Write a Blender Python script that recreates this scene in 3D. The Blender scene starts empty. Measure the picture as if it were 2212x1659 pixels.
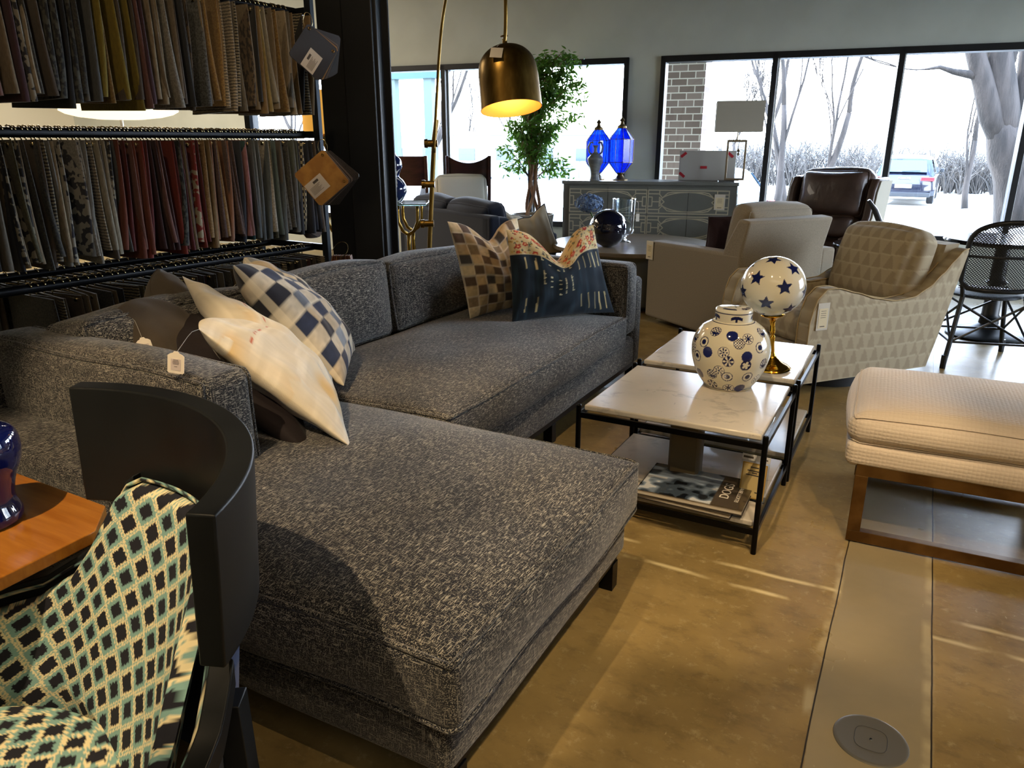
import bpy, math, random
import numpy as np
from mathutils import Vector, Matrix
R = math.radians; PI = math.pi
rnd = random.Random(7)
SC = bpy.context.scene; COL = SC.collection

# ---------------------------------------------------------------- camera model (world: x right along the floor strip's width, y along it)
FPX, CX, CY, HC = 1620.0, 1106.0, 829.5, 1.45
PT = math.atan((829.5 - 305) / FPX); HEAD = R(28.2)
sP, cP = math.sin(PT), math.cos(PT); sH, cH = math.sin(HEAD), math.cos(HEAD)
def C(X, Y, z=0.0):                      # metres right of / ahead of the viewer -> world
    return Vector((X * cH - Y * sH, X * sH + Y * cH, z))
def _ray(px, py):
    v = -(py - CY) / FPX
    return ((px - CX) / FPX, cP + v * sP, -sP + v * cP)
def at(px, py, z=None, Y=None):          # a point seen in the photo, at a known height or a known distance
    r = _ray(px, py); t = (z - HC) / r[2] if z is not None else Y / r[1]
    return C(r[0] * t, r[1] * t, HC + r[2] * t)
def aty(px, py, y):                       # ... or on the plane of one world depth
    r = _ray(px, py); d = C(r[0], r[1], r[2]); t = y / d.y; return Vector((d.x * t, y, HC + d.z * t))
cam = bpy.data.cameras.new('camera'); co = bpy.data.objects.new('camera', cam); COL.objects.link(co)
cam.sensor_fit = 'HORIZONTAL'; cam.sensor_width = 36; cam.lens = 36 * FPX / 2212
co.location = (0, 0, HC); co.rotation_euler = (PI / 2 - PT, 0, HEAD); SC.camera = co
cam.clip_start = .05; cam.clip_end = 3000

# ---------------------------------------------------------------- materials
def lin(h):
    if isinstance(h, str):
        c = [int(h[i:i + 2], 16) / 255 for i in (0, 2, 4)]
        return tuple(((x + .055) / 1.055) ** 2.4 if x > .04045 else x / 12.92 for x in c)
    return tuple(h[:3])
def c4(h): return (*lin(h), 1)
class NT:
    def __init__(s, name):
        s.m = bpy.data.materials.new(name); s.m.use_nodes = True; s.t = s.m.node_tree
        s.b = s.t.nodes['Principled BSDF']; s.o = s.t.nodes['Material Output']; s.tc = None
    def n(s, ty, **kw):
        x = s.t.nodes.new(ty)
        for k, v in kw.items():
            if k.startswith('i_'):
                x.inputs[int(k[2:]) if k[2:].isdigit() else k[2:].replace('_', ' ')].default_value = v
            else: setattr(x, k, v)
        return x
    def l(s, a, b): s.t.links.new(a, b)
    def co(s, sc=(1, 1, 1), kind='Object', rot=(0, 0, 0)):
        if not s.tc: s.tc = s.n('ShaderNodeTexCoord')
        mp = s.n('ShaderNodeMapping'); mp.inputs['Scale'].default_value = sc; mp.inputs['Rotation'].default_value = rot
        s.l(s.tc.outputs[kind], mp.inputs[0]); return mp.outputs[0]
    def noise(s, scale, stretch=(1, 1, 1), detail=2, rough=.5, kind='Object'):
        x = s.n('ShaderNodeTexNoise'); x.inputs['Scale'].default_value = scale
        x.inputs['Detail'].default_value = detail; x.inputs['Roughness'].default_value = rough
        s.l(s.co(stretch, kind), x.inputs['Vector']); return x.outputs['Fac']
    def rng(s, f, lo, hi, a=0., b=1.):
        x = s.n('ShaderNodeMapRange'); x.inputs[1].default_value = lo; x.inputs[2].default_value = hi
        x.inputs[3].default_value = a; x.inputs[4].default_value = b; s.l(f, x.inputs[0]); return x.outputs[0]
    def mix(s, f, a, b):
        x = s.n('ShaderNodeMix', data_type='RGBA')
        if isinstance(f, (int, float)): x.inputs[0].default_value = f
        else: s.l(f, x.inputs[0])
        for i, v in ((6, a), (7, b)):
            if isinstance(v, (str, tuple)): x.inputs[i].default_value = c4(v)
            else: s.l(v, x.inputs[i])
        return x.outputs[2]
    def math(s, op, a, b=None):
        x = s.n('ShaderNodeMath', operation=op)
        for i, v in ((0, a), (1, b)):
            if v is None: continue
            if isinstance(v, (int, float)): x.inputs[i].default_value = v
            else: s.l(v, x.inputs[i])
        return x.outputs[0]
    def bump(s, h, st=.3, d=.002):
        x = s.n('ShaderNodeBump'); x.inputs['Strength'].default_value = st; x.inputs['Distance'].default_value = d
        s.l(h, x.inputs['Height']); s.l(x.outputs[0], s.b.inputs['Normal'])
def M(name, col='808080', rough=.6, metal=0., c2=None, ns=6, st=(1, 1, 1), lo=.4, hi=.6, bump=0, bs=60, bst=(1, 1, 1), attr=False,
      ns2=0, spec=.5, coat=0, sheen=0, trans=0, ior=1.45, emit=None, es=1, bd=.002, kind='Object', detail=3, alpha=1):
    t = NT(name); b = t.b.inputs
    b['Roughness'].default_value = rough; b['Metallic'].default_value = metal; b['Specular IOR Level'].default_value = spec
    b['Coat Weight'].default_value = coat; b['Coat Roughness'].default_value = .05; b['Sheen Weight'].default_value = sheen
    b['Transmission Weight'].default_value = trans; b['IOR'].default_value = ior; b['Base Color'].default_value = c4(col)
    b['Alpha'].default_value = alpha
    if emit: b['Emission Color'].default_value = c4(emit); b['Emission Strength'].default_value = es
    src = None
    if attr:
        a = t.n('ShaderNodeAttribute', attribute_name='Col'); src = a.outputs['Color']; t.l(src, b['Base Color'])
    if c2:
        f = t.rng(t.noise(ns, st, detail, kind=kind), lo, hi)
        src = t.mix(f, src if src else col, c2); t.l(src, b['Base Color'])
    if bump: t.bump(t.noise(bs, bst, 2, kind=kind), bump, bd)
    return t.m
def tweed(name, dark, light, amt=1., fine=480, k=.09):
    t = NT(name)
    s1 = t.noise(fine, (1, k, 1), 1); s2 = t.noise(fine, (k, 1, 1), 1); s3 = t.noise(fine * .8, (1, 1, k), 1)
    a = t.rng(s1, .57, .66); b = t.rng(s2, .61, .69); c = t.rng(s3, .60, .68)
    m = t.math('MAXIMUM', t.math('MAXIMUM', a, t.math('MULTIPLY', b, .8)), t.math('MULTIPLY', c, .6))
    big = t.rng(t.noise(7, (1, 1, 1), 3), .3, .7, .75 * amt, 1.1 * amt)
    m = t.math('MULTIPLY', m, big)
    cl = t.mix(m, dark, light); t.l(cl, t.b.inputs['Base Color']); t.b.inputs['Roughness'].default_value = .95
    t.b.inputs['Specular IOR Level'].default_value = .4; t.b.inputs['Sheen Weight'].default_value = .3; t.b.inputs['Sheen Roughness'].default_value = .4
    t.bump(t.math('ADD', s1, s2), .5, .0015); return t.m

# ---------------------------------------------------------------- mesh builder
class MB:
    def __init__(s): s.v = []; s.f = []; s.mi = []; s.uv = {}
    def add(s, vs, fs, m=0):
        n = len(s.v); s.v += [tuple(v) for v in vs]; s.f += [tuple(i + n for i in f) for f in fs]; s.mi += [m] * len(fs); return s
    def box(s, lo, hi, m=0, T=None):
        x0, y0, z0 = lo; x1, y1, z1 = hi
        vs = [Vector(p) for p in ((x0, y0, z0), (x1, y0, z0), (x1, y1, z0), (x0, y1, z0), (x0, y0, z1), (x1, y0, z1), (x1, y1, z1), (x0, y1, z1))]
        if T: vs = [T @ p for p in vs]
        return s.add(vs, [(0, 3, 2, 1), (4, 5, 6, 7), (0, 1, 5, 4), (1, 2, 6, 5), (2, 3, 7, 6), (3, 0, 4, 7)], m)
    def hexa(s, p, m=0):                 # eight corners, bottom four then top four
        return s.add(p, [(0, 3, 2, 1), (4, 5, 6, 7), (0, 1, 5, 4), (1, 2, 6, 5), (2, 3, 7, 6), (3, 0, 4, 7)], m)
    def tube(s, pts, r, seg=8, closed=False, m=0, caps=True, sq=1.):
        P = [Vector(p) for p in pts]; n = len(P); vs = []; up = Vector((0, 0, 1)); last = None
        for i in range(n):
            a = P[i - 1] if (i or closed) else P[0]; b = P[(i + 1) % n] if (i < n - 1 or closed) else P[-1]
            t = (b - a).normalized() if (b - a).length > 1e-9 else Vector((0, 0, 1))
            if last is None: u = (up if abs(t.z) < .95 else Vector((1, 0, 0))).cross(t).normalized()
            else:
                u = last - t * last.dot(t); u = u.normalized() if u.length > 1e-6 else last
            last = u; w = t.cross(u); rr = r[i] if isinstance(r, (list, tuple)) else r
            for k in range(seg):
                g = 2 * PI * k / seg; vs.append(P[i] + u * math.cos(g) * rr + w * math.sin(g) * rr * sq)
        fs = []
        for i in range(n if closed else n - 1):
            j = (i + 1) % n
            for k in range(seg):
                k2 = (k + 1) % seg; fs.append((i * seg + k, i * seg + k2, j * seg + k2, j * seg + k))
        if caps and not closed:
            fs.append(tuple(range(seg))[::-1]); fs.append(tuple((n - 1) * seg + k for k in range(seg)))
        return s.add(vs, fs, m)
    def lathe(s, prof, seg=32, c=(0, 0, 0), m=0, T=None, a0=0, a1=2 * PI):
        full = abs(a1 - a0 - 2 * PI) < 1e-6; ns = seg if full else seg + 1; vs = []
        for k in range(ns):
            g = a0 + (a1 - a0) * k / seg; cg, sg = math.cos(g), math.sin(g)
            for r, z in prof: vs.append(Vector((c[0] + r * cg, c[1] + r * sg, c[2] + z)))
        if T: vs = [T @ v for v in vs]
        n = len(prof); fs = []
        for k in range(seg):
            k2 = (k + 1) % ns
            for i in range(n - 1):
                if prof[i][0] < 1e-6 and prof[i + 1][0] < 1e-6: continue
                if prof[i][0] < 1e-6: fs.append((k * n + i, k2 * n + i + 1, k * n + i + 1))
                elif prof[i + 1][0] < 1e-6: fs.append((k * n + i, k2 * n + i, k * n + i + 1))
                else: fs.append((k * n + i, k2 * n + i, k2 * n + i + 1, k * n + i + 1))
        return s.add(vs, fs, m)
    def prism(s, poly, ax, lo, hi, m=0, T=None):   # polygon extruded along ax (0,1,2)
        def mk(p, h):
            q = list(p); q.insert(ax, h); return Vector(q)
        vs = [mk(p, lo) for p in poly] + [mk(p, hi) for p in poly]
        if T: vs = [T @ v for v in vs]
        n = len(poly); fs = [tuple(range(n))[::-1], tuple(range(n, 2 * n))] + [(i, (i + 1) % n, n + (i + 1) % n, n + i) for i in range(n)]
        return s.add(vs, fs, m)
    def loft(s, rings, m=0, closed=True, caps=True):
        n = len(rings[0]); vs = [p for r in rings for p in r]; fs = []
        for i in range(len(rings) - 1):
            for k in range(n if closed else n - 1):
                k2 = (k + 1) % n; fs.append((i * n + k, i * n + k2, (i + 1) * n + k2, (i + 1) * n + k))
        if caps and closed: fs.append(tuple(range(n))[::-1]); fs.append(tuple((len(rings) - 1) * n + k for k in range(n)))
        return s.add(vs, fs, m)
    def move(s, T):
        s.v = [tuple(T @ Vector(v)) for v in s.v]; return s
def fix_normals(me):
    import bmesh
    bm = bmesh.new(); bm.from_mesh(me); bmesh.ops.recalc_face_normals(bm, faces=bm.faces); bm.to_mesh(me); bm.free()
def obj(name, mb, mats, parent=None, smooth=30, bevel=0, bseg=2, loc=None, rot=None, fixn=True, label=None, wrt=None, sub=0):
    me = bpy.data.meshes.new(name); vs = mb.v
    if wrt is not None: vs = [(v[0] - wrt[0], v[1] - wrt[1], v[2] - wrt[2]) for v in vs]
    me.from_pydata(vs, [], mb.f)
    if not isinstance(mats, (list, tuple)): mats = [mats]
    for m in mats: me.materials.append(m)
    if len(mats) > 1: me.polygons.foreach_set('material_index', mb.mi)
    if fixn: fix_normals(me)
    if smooth:
        me.polygons.foreach_set('use_smooth', [True] * len(me.polygons))
        if smooth < 180: me.set_sharp_from_angle(angle=R(smooth))
    me.update()
    o = bpy.data.objects.new(name, me); COL.objects.link(o)
    if parent: o.parent = parent
    if loc is not None: o.location = loc
    if rot is not None: o.rotation_euler = rot
    if bevel:
        b = o.modifiers.new('b', 'BEVEL'); b.width = bevel; b.segments = bseg; b.limit_method = 'ANGLE'; b.angle_limit = R(40); b.harden_normals = False
    if sub: d = o.modifiers.new('s', 'SUBSURF'); d.levels = sub; d.render_levels = sub
    if label: o['label'] = label
    return o
def tag(o, label, cat, group=None, kind=None):
    o['label'] = label; o['category'] = cat
    if group: o['group'] = group
    if kind: o['kind'] = kind
    return o
def thing(name, label, cat, loc=(0, 0, 0), rz=0, group=None):
    o = bpy.data.objects.new(name, None); COL.objects.link(o); o.empty_display_size = .05
    o.location = loc; o.rotation_euler = (0, 0, rz); return tag(o, label, cat, group)
def struct(name, mb, m, parent=None, **k):
    o = obj(name, mb, m, parent, **k)
    if not parent: o['kind'] = 'structure'
    return o
def paint(o, fn, corner=False):
    """colour pattern of the cloth / glaze itself, from a function of the stored (u, v)"""
    me = o.data; uv = np.array(o['_uv'] if '_uv' in o else UVS[o.name]); col = fn(uv[:, 0], uv[:, 1])
    a = me.color_attributes.new('Col', 'FLOAT_COLOR', 'POINT'); c = np.ones((len(me.vertices), 4)); c[:, :3] = col
    a.data.foreach_set('color', c.ravel())
UVS = {}
def hsh(i, j, k=0):
    x = np.sin(i * 127.1 + j * 311.7 + k * 74.7) * 43758.5453; return x - np.floor(x)
def vnoise(u, v, k=0):
    i, j = np.floor(u), np.floor(v); f, g = u - i, v - j; f = f * f * (3 - 2 * f); g = g * g * (3 - 2 * g)
    return (hsh(i, j, k) * (1 - f) + hsh(i + 1, j, k) * f) * (1 - g) + (hsh(i, j + 1, k) * (1 - f) + hsh(i + 1, j + 1, k) * f) * g
def A(h): return np.array(lin(h))
def blend(c, m, col):
    m = np.clip(m, 0, 1)[:, None]; return c * (1 - m) + np.asarray(col) * m

# rounded, slightly crowned cushion (a box whose shell is a smooth superellipsoid-like skin)
def cushion_mb(sx, sy, sz, r=.04, n=22, crown=(0, 0, .02), wob=.004, seed=1, shape=None):
    g = random.Random(seed); ph = [g.uniform(0, 6) for _ in range(6)]
    hx, hy, hz = sx / 2, sy / 2, sz / 2; idx = {}; vs = []; fs = []
    def pos(u, v, w):
        # spread the grid so edges get rows inside the rounding
        p = Vector((u * hx, v * hy, w * hz)); q = Vector((max(-hx + r, min(hx - r, p.x)), max(-hy + r, min(hy - r, p.y)), max(-hz + r, min(hz - r, p.z))))
        d = p - q
        if d.length > 1e-9: p = q + d.normalized() * r
        bx = (1 - v * v) * (1 - w * w); by = (1 - u * u) * (1 - w * w); bz = (1 - u ** 4) * (1 - v ** 4)
        p.x += crown[0] * bx * (1 if u > 0 else -1) * abs(u); p.y += crown[1] * by * (1 if v > 0 else -1) * abs(v); p.z += crown[2] * bz * (w)
        wv = math.sin(5 * p.x + ph[0]) * math.sin(4 * p.y + ph[1]) + .6 * math.sin(11 * p.x + 7 * p.z + ph[2]) * math.sin(9 * p.y + 5 * p.z + ph[3])
        p.z += wob * wv; p.x += wob * .6 * math.sin(8 * p.y + 9 * p.z + ph[4]); p.y += wob * .6 * math.sin(8 * p.x + 7 * p.z + ph[5])
        if shape: p = shape(p, u, v, w)
        return p
    def grid(k):
        t = [-1 + 2 * i / k for i in range(k + 1)]; return t
    def steps(h, k):
        e = min(.8, r / h); inner = [(-1 + e) + (2 - 2 * e) * i / k for i in range(k + 1)]
        ed = [1 - e * (1 - math.tan(a)) * 1.0 for a in (0.25, .5, .785)]
        ed = [1 - e + e * math.tan(PI / 4 * (i / 4)) for i in range(1, 5)]
        return [-x for x in ed[::-1]] + inner + ed
    U = steps(hx, max(4, int(n * min(1, sx / max(sx, sy))))); V = steps(hy, max(4, int(n * min(1, sy / max(sx, sy))))); Wd = steps(hz, 4)
    def vid(u, v, w):
        k = (round(u, 5), round(v, 5), round(w, 5))
        if k not in idx: idx[k] = len(vs); vs.append(pos(u, v, w))
        return idx[k]
    for w in (-1, 1):
        for i in range(len(U) - 1):
            for j in range(len(V) - 1): fs.append((vid(U[i], V[j], w), vid(U[i + 1], V[j], w), vid(U[i + 1], V[j + 1], w), vid(U[i], V[j + 1], w)))
    for v in (-1, 1):
        for i in range(len(U) - 1):
            for j in range(len(Wd) - 1): fs.append((vid(U[i], v, Wd[j]), vid(U[i + 1], v, Wd[j]), vid(U[i + 1], v, Wd[j + 1]), vid(U[i], v, Wd[j + 1])))
    for u in (-1, 1):
        for i in range(len(V) - 1):
            for j in range(len(Wd) - 1): fs.append((vid(u, V[i], Wd[j]), vid(u, V[i + 1], Wd[j]), vid(u, V[i + 1], Wd[j + 1]), vid(u, V[i], Wd[j + 1])))
    mb = MB(); mb.add(vs, fs)
    # the seam line of the piping, on the rounded shoulder
    def seam(w, inset=0.):
        P = []; e = .82
        for u, v in [(a, -1) for a in U] + [(1, a) for a in V[1:]] + [(a, 1) for a in U[::-1][1:]] + [(-1, a) for a in V[::-1][1:-1]]:
            dr = Vector((u if abs(u) == 1 else 0, v if abs(v) == 1 else 0, w)); P.append(pos(u, v, w) + dr.normalized() * .004)
        return P
    def seam2(w):
        loops = []; k = .72
        for u, v in [(a, -1) for a in U] + [(1, a) for a in V[1:]] + [(a, 1) for a in U[::-1][1:]] + [(-1, a) for a in V[::-1][1:-1]]:
            a = pos(u, v, w); loops.append(a)
        return loops
    return mb, seam
def cushion(name, parent, mat, c, s, r=.04, crown=(0, 0, .02), wob=.004, seed=1, pipe=.005, axis='z', T=None, pm=None, n=22, shape=None, label=None):
    """c centre, s full sizes; axis = the thickness axis, whose two rims carry the piping"""
    cx = {'z': s, 'x': (s[1], s[2], s[0]), 'y': (s[2], s[0], s[1])}[axis]
    mb, seam = cushion_mb(*cx, r=r, n=n, crown=crown, wob=wob, seed=seed, shape=shape)
    Q = {'z': Matrix.Identity(4), 'x': Matrix(((0, 0, 1, 0), (1, 0, 0, 0), (0, 1, 0, 0), (0, 0, 0, 1))), 'y': Matrix(((0, 1, 0, 0), (0, 0, 1, 0), (1, 0, 0, 0), (0, 0, 0, 1)))}[axis]
    X = Matrix.Translation(Vector(c)) @ (T if T else Matrix.Identity(4)) @ Q
    mb.move(X); o = obj(name, mb, mat, parent, smooth=60, label=label)
    if pipe:
        pb = MB()
        for w in (1, -1): pb.tube([X @ p for p in seam(w)], pipe, 6, closed=True)
        obj('piping', pb, pm or mat, o, smooth=180)
    return o
# throw pillow stretched between four corners (top 1, top 2, bottom 2, bottom 1)
def pillow(name, parent, mat, q, T=.16, chop=.0, pinch=.06, n=40, fn=None, flip=1, seamr=.0, wr=.006, seed=3, mats=None, sag=0, pw=.55, back=1.):
    q = [Vector(p) for p in q]; g = random.Random(seed); ph = [g.uniform(0, 6) for _ in range(8)]
    nr = ((q[2] - q[0]).cross(q[3] - q[1])).normalized() * flip; dn = ((q[2] + q[3]) - (q[0] + q[1])) * .5
    vs = []; uvs = []; c0 = sum(q, Vector()) / 4
    def P(u, v, side):
        a = (u + 1) / 2; b = (v + 1) / 2               # v=+1 top
        pu = 1 - pinch * (1 - v * v) ; pv = 1 - pinch * (1 - u * u)
        uu, vv = u * (pu if True else 1), v * pv
        a, b = (uu + 1) / 2, (vv + 1) / 2
        top = q[0].lerp(q[1], a); bot = q[3].lerp(q[2], a); p = bot.lerp(top, b)
        ch = chop * math.exp(-(u / .38) ** 2) * max(0, b) ** 2
        p = p + dn * ch
        t = T / 2 * (max(0, 1 - u * u) * max(0, 1 - v * v)) ** pw * (1 + .5 * chop * math.exp(-(u / .5) ** 2))
        w = wr * (math.sin(9 * u + 5 * v + ph[0]) * math.sin(6 * v - 4 * u + ph[1]) + .5 * math.sin(17 * u + ph[2] + 6 * v * v)) * min(1, 4 * (1 - max(abs(u), abs(v))))
        crease = chop * .35 * T * math.exp(-(u / .10) ** 2) * max(0, v) * (1 - v * v) ** .3 if chop else 0
        s_ = 1 if side else -1
        return p + nr * (s_ * (t - crease if t > crease else t * .3) * (1 if side else back) + w) - Vector((0, 0, sag * (1 - u * u) * b))
    for side in (1, 0):
        for j in range(n + 1):
            for i in range(n + 1):
                u = math.sin((i / n - .5) * PI); v = math.sin((j / n - .5) * PI)
                vs.append(P(u, v, side)); uvs.append((u, v if side else v))
    fs = []; N = (n + 1) ** 2
    for j in range(n):
        for i in range(n):
            k = j * (n + 1) + i; fs.append((k, k + 1, k + n + 2, k + n + 1)); k += N; fs.append((k, k + n + 1, k + n + 2, k + 1))
    mb = MB(); mb.add(vs, fs); wrt = parent.location if parent else c0
    me_v = len(vs); o = obj(name, mb, mats or mat, parent, smooth=70, wrt=wrt, fixn=False)
    if not parent: o.location = c0
    import bmesh
    if fn:
        UVS[o.name] = uvs; paint(o, fn)
    bm = bmesh.new(); bm.from_mesh(o.data); bmesh.ops.remove_doubles(bm, verts=bm.verts, dist=.0004); bmesh.ops.recalc_face_normals(bm, faces=bm.faces); bm.to_mesh(o.data); bm.free()
    if seamr:
        ring = [(math.sin((i / n - .5) * PI), -1) for i in range(n)] + [(1, math.sin((i / n - .5) * PI)) for i in range(n)] + [(-math.sin((i / n - .5) * PI), 1) for i in range(n)] + [(-1, -math.sin((i / n - .5) * PI)) for i in range(n)]
        pb = MB(); pb.tube([P(u, v, 1) - Vector(wrt) for u, v in ring], seamr, 6, closed=True); s = obj('piping', pb, mat, o, smooth=180)
        if not parent: pass
        else: s.parent = o
    return o, P
def text(name, s, size, mat, parent, loc, rot=(0, 0, 0), ext=.0004, align='CENTER'):
    c = bpy.data.curves.new(name, 'FONT'); c.body = s; c.size = size; c.extrude = ext; c.align_x = align; c.align_y = 'CENTER'
    tmp = bpy.data.objects.new('tmp', c); COL.objects.link(tmp); me = bpy.data.meshes.new_from_object(tmp.evaluated_get(bpy.context.evaluated_depsgraph_get())); bpy.data.objects.remove(tmp); bpy.data.curves.remove(c)
    me.materials.clear(); me.materials.append(mat); o = bpy.data.objects.new(name, me); COL.objects.link(o); o.parent = parent; o.location = loc; o.rotation_euler = rot; return o
# ================================================================ SETTING
ww = Vector((math.cos(R(7.2)), math.sin(R(7.2)), 0)); wn = Vector((-ww.y, ww.x, 0))       # the window wall's run and its outward side
W0 = C(0, 9.7); WT = Matrix(((ww.x, wn.x, 0, W0.x), (ww.y, wn.y, 0, W0.y), (0, 0, 1, 0), (0, 0, 0, 1)))   # wall frame: s along, d outward, z up
def ws(px):                                                                              # along-wall position of something seen at px
    r = _ray(px, 305); k = 9.7 / (r[1] + .384 * r[0]); p = C(r[0] * k, r[1] * k) - W0; return p.dot(ww)
m_wall = M('wall_paint', 'c6c9be', .85, c2='bfc2b7', ns=2, bump=.05, bs=90)
m_cream = M('cream_paint', 'd6cdb4', .85)
m_black = M('black_frame', '0e1013', .45)
m_grey = M('grey_paint', '8f938c', .8)
def floor_mat():
    t = NT('polished_concrete'); geo = t.n('ShaderNodeNewGeometry'); sep = t.n('ShaderNodeSeparateXYZ'); t.l(geo.outputs['Position'], sep.inputs[0])
    wob = t.math('MULTIPLY', t.math('SUBTRACT', t.noise(3.5, (1, 1, 1), 5), .5), .05)
    x = t.math('ADD', sep.outputs[0], wob); y = t.math('ADD', sep.outputs[1], t.math('MULTIPLY', wob, .7))
    def line(v, c, w, soft=.0015):
        return t.rng(t.math('ABSOLUTE', t.math('SUBTRACT', v, c)), w, w + soft, 1., 0.)
    base = t.mix(t.rng(t.noise(1.3, (1, 1, 1), 6, .62), .35, .65), '76633c', 'a18a59')
    base = t.mix(t.rng(t.noise(9, (1, 1.6, 1), 6, .7), .5, .72, 0, .6), base, '57492f')
    base = t.mix(t.rng(t.noise(26, (1, 1, 1), 5, .7), .56, .72, 0, .5), base, 'b6a67e')
    strip = t.math('MULTIPLY', t.rng(x, -.068, -.064), t.rng(x, .213, .216, 1., 0.))
    sm = t.mix(t.rng(t.noise(2.2, (1, 1, 1), 4, .6), .3, .7), '857a60', '988a6c')
    base = t.mix(strip, base, sm)
    notstrip = t.math('SUBTRACT', 1, strip)
    mask = t.rng(t.noise(5, (1, 1, 1), 4), .42, .56)
    for c in (2.455, 2.335):
        base = t.mix(t.math('MULTIPLY', t.math('MULTIPLY', line(y, c, .003, .012), notstrip), mask), base, 'c9b98c')
    for c, w in ((-.066, .0012), (.2145, .0012)):
        base = t.mix(line(sep.outputs[0], c, .012, .014) if False else t.math('MULTIPLY', line(x, c - .01, .006, .012), t.math('MULTIPLY', mask, .7)), base, 'b7aa86')
        base = t.mix(line(t.math('ADD', sep.outputs[0], t.math('MULTIPLY', wob, .18)), c, w, .002), base, '231d14')
    base = t.mix(t.rng(t.noise(60, (1, .25, 1), 3, .6), .70, .76, 0, .5), base, 'cdbf98')
    t.l(base, t.b.inputs['Base Color'])
    t.l(t.rng(t.noise(4, (1, 1, 1), 4), .3, .7, .26, .42), t.b.inputs['Roughness'])
    t.bump(t.noise(30, (1, 1, 1), 5), .12, .003); return t.m
m_floor = floor_mat()
b = MB(); b.add([WT @ Vector((-9.4, -.02, 0)), WT @ Vector((9, -.02, 0)), (9.6, -4, 0), (-12.2, -4, 0), WT @ Vector((-9.4, -.02, -.15)), WT @ Vector((9, -.02, -.15)), (9.6, -4, -.15), (-12.2, -4, -.15)],
    [(0, 1, 2, 3), (7, 6, 5, 4), (0, 4, 5, 1), (1, 5, 6, 2), (2, 6, 7, 3), (3, 7, 4, 0)])
struct('floor', b, m_floor, smooth=0)
S1a, S1m, S1b, S2a, S2m1, S2m2, S2m3 = ws(540), ws(962), ws(1352), ws(1419), ws(1658), ws(1922), ws(2209)
S2b = S2m3 + 1.15; ZS, ZH, ZC = .45, 2.34, 4.0
def wbox(mb, s0, s1, d0, d1, z0, z1, m=0): return mb.box((s0, d0, z0), (s1, d1, z1), m, T=WT)
SL = ws(178)
b = MB()
wbox(b, SL - .2, 9.4, 0, .22, ZH, ZC); wbox(b, SL - .2, 9.4, 0, .22, -.6, ZS)
wbox(b, SL - .2, S1a, 0, .22, ZS, ZH); wbox(b, S1b, S2a, 0, .22, ZS, ZH); wbox(b, S2b, 9.4, 0, .22, ZS, ZH)
struct('wall_window', b, m_wall, smooth=0)
m_ceil = M('dark_ceiling', '4a4a48', .9)
b = MB(); b.box((-12.4, -4.3, ZC), (9.8, 11.5, ZC + .15)); struct('ceiling', b, m_ceil, smooth=0)
pl = WT @ Vector((SL - .1, 0, 0))
b = MB(); b.box((pl.x - .2, -4.1, 0), (pl.x, pl.y + .1, ZC)); struct('wall_left', b, m_cream, smooth=0)
pr = WT @ Vector((9.0, 0, 0))
b = MB(); RX = pr.x
for y0, y1, z0, z1 in ((-4.1, pr.y + .2, ZH + .3, ZC), (-4.1, pr.y + .2, 0, .3), (-4.1, 5.2, .3, ZH + .3), (pr.y - 1.0, pr.y + .2, .3, ZH + .3)): b.box((RX - .1, y0, z0), (RX + .1, y1, z1))
struct('wall_right', b, m_wall, smooth=0)
b = MB(); b.box((-12.3, -4.2, 0), (9.7, -4.0, ZC)); struct('wall_back', b, m_cream, smooth=0)
def glass_mat():
    t = NT('window_glass'); tr = t.n('ShaderNodeBsdfTransparent'); gl = t.n('ShaderNodeBsdfGlossy'); gl.inputs['Roughness'].default_value = 0
    tr.inputs[0].default_value = (.96, .97, .98, 1)
    fr = t.n('ShaderNodeFresnel'); fr.inputs[0].default_value = 1.45; mx = t.n('ShaderNodeMixShader')
    t.l(t.math('MULTIPLY', fr.outputs[0], .6), mx.inputs[0]); t.l(tr.outputs[0], mx.inputs[1]); t.l(gl.outputs[0], mx.inputs[2]); t.l(mx.outputs[0], t.o.inputs[0]); return t.m
m_glass = glass_mat()
m_white = M('white_trim', 'd9dcda', .5)
def window(name, s0, s1, mulls):
    b = MB(); f = .055
    wbox(b, s0, s1, -.03, .16, ZH - f, ZH + .01); wbox(b, s0, s1, -.03, .16, ZS - .01, ZS + f)
    wbox(b, s0, s0 + f, -.03, .16, ZS, ZH); wbox(b, s1 - f, s1, -.03, .16, ZS, ZH)
    w = struct(name, b, m_black, smooth=0, bevel=.004)
    for s in mulls:
        q = MB(); wbox(q, s - .028, s + .028, -.03, .15, ZS, ZH); obj('mullion', q, m_black, w, smooth=0, bevel=.003)
    e = [s0] + mulls + [s1]
    for i in range(len(e) - 1):
        q = MB(); wbox(q, e[i] + .03, e[i + 1] - .03, .065, .071, ZS + .05, ZH - .05); obj('glass_pane', q, m_glass, w, smooth=0)
        q = MB(); wbox(q, e[i] + .029, e[i] + .045, .04, .1, ZS + .05, ZH - .05); obj('glazing_bead', q, m_white, w, smooth=0)
    return w
window('window_1', S1a, S1b, [ws(752), S1m, ws(1147)]); window('window_2', S2a, S2b, [S2m1, S2m2, S2m3])
wy0, wy1 = 5.2, pr.y - 1.0; b = MB(); f = .055  # unseen window added in the right wall to let in cool side daylight
for y0, y1, z0, z1 in ((wy0, wy1, .3, .3 + f), (wy0, wy1, ZH + .3 - f, ZH + .3), (wy0, wy0 + f, .3, ZH + .3), (wy1 - f, wy1, .3, ZH + .3)): b.box((RX - .08, y0, z0), (RX + .08, y1, z1))
w3 = struct('added_right_window', b, m_black, smooth=0)
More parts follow.
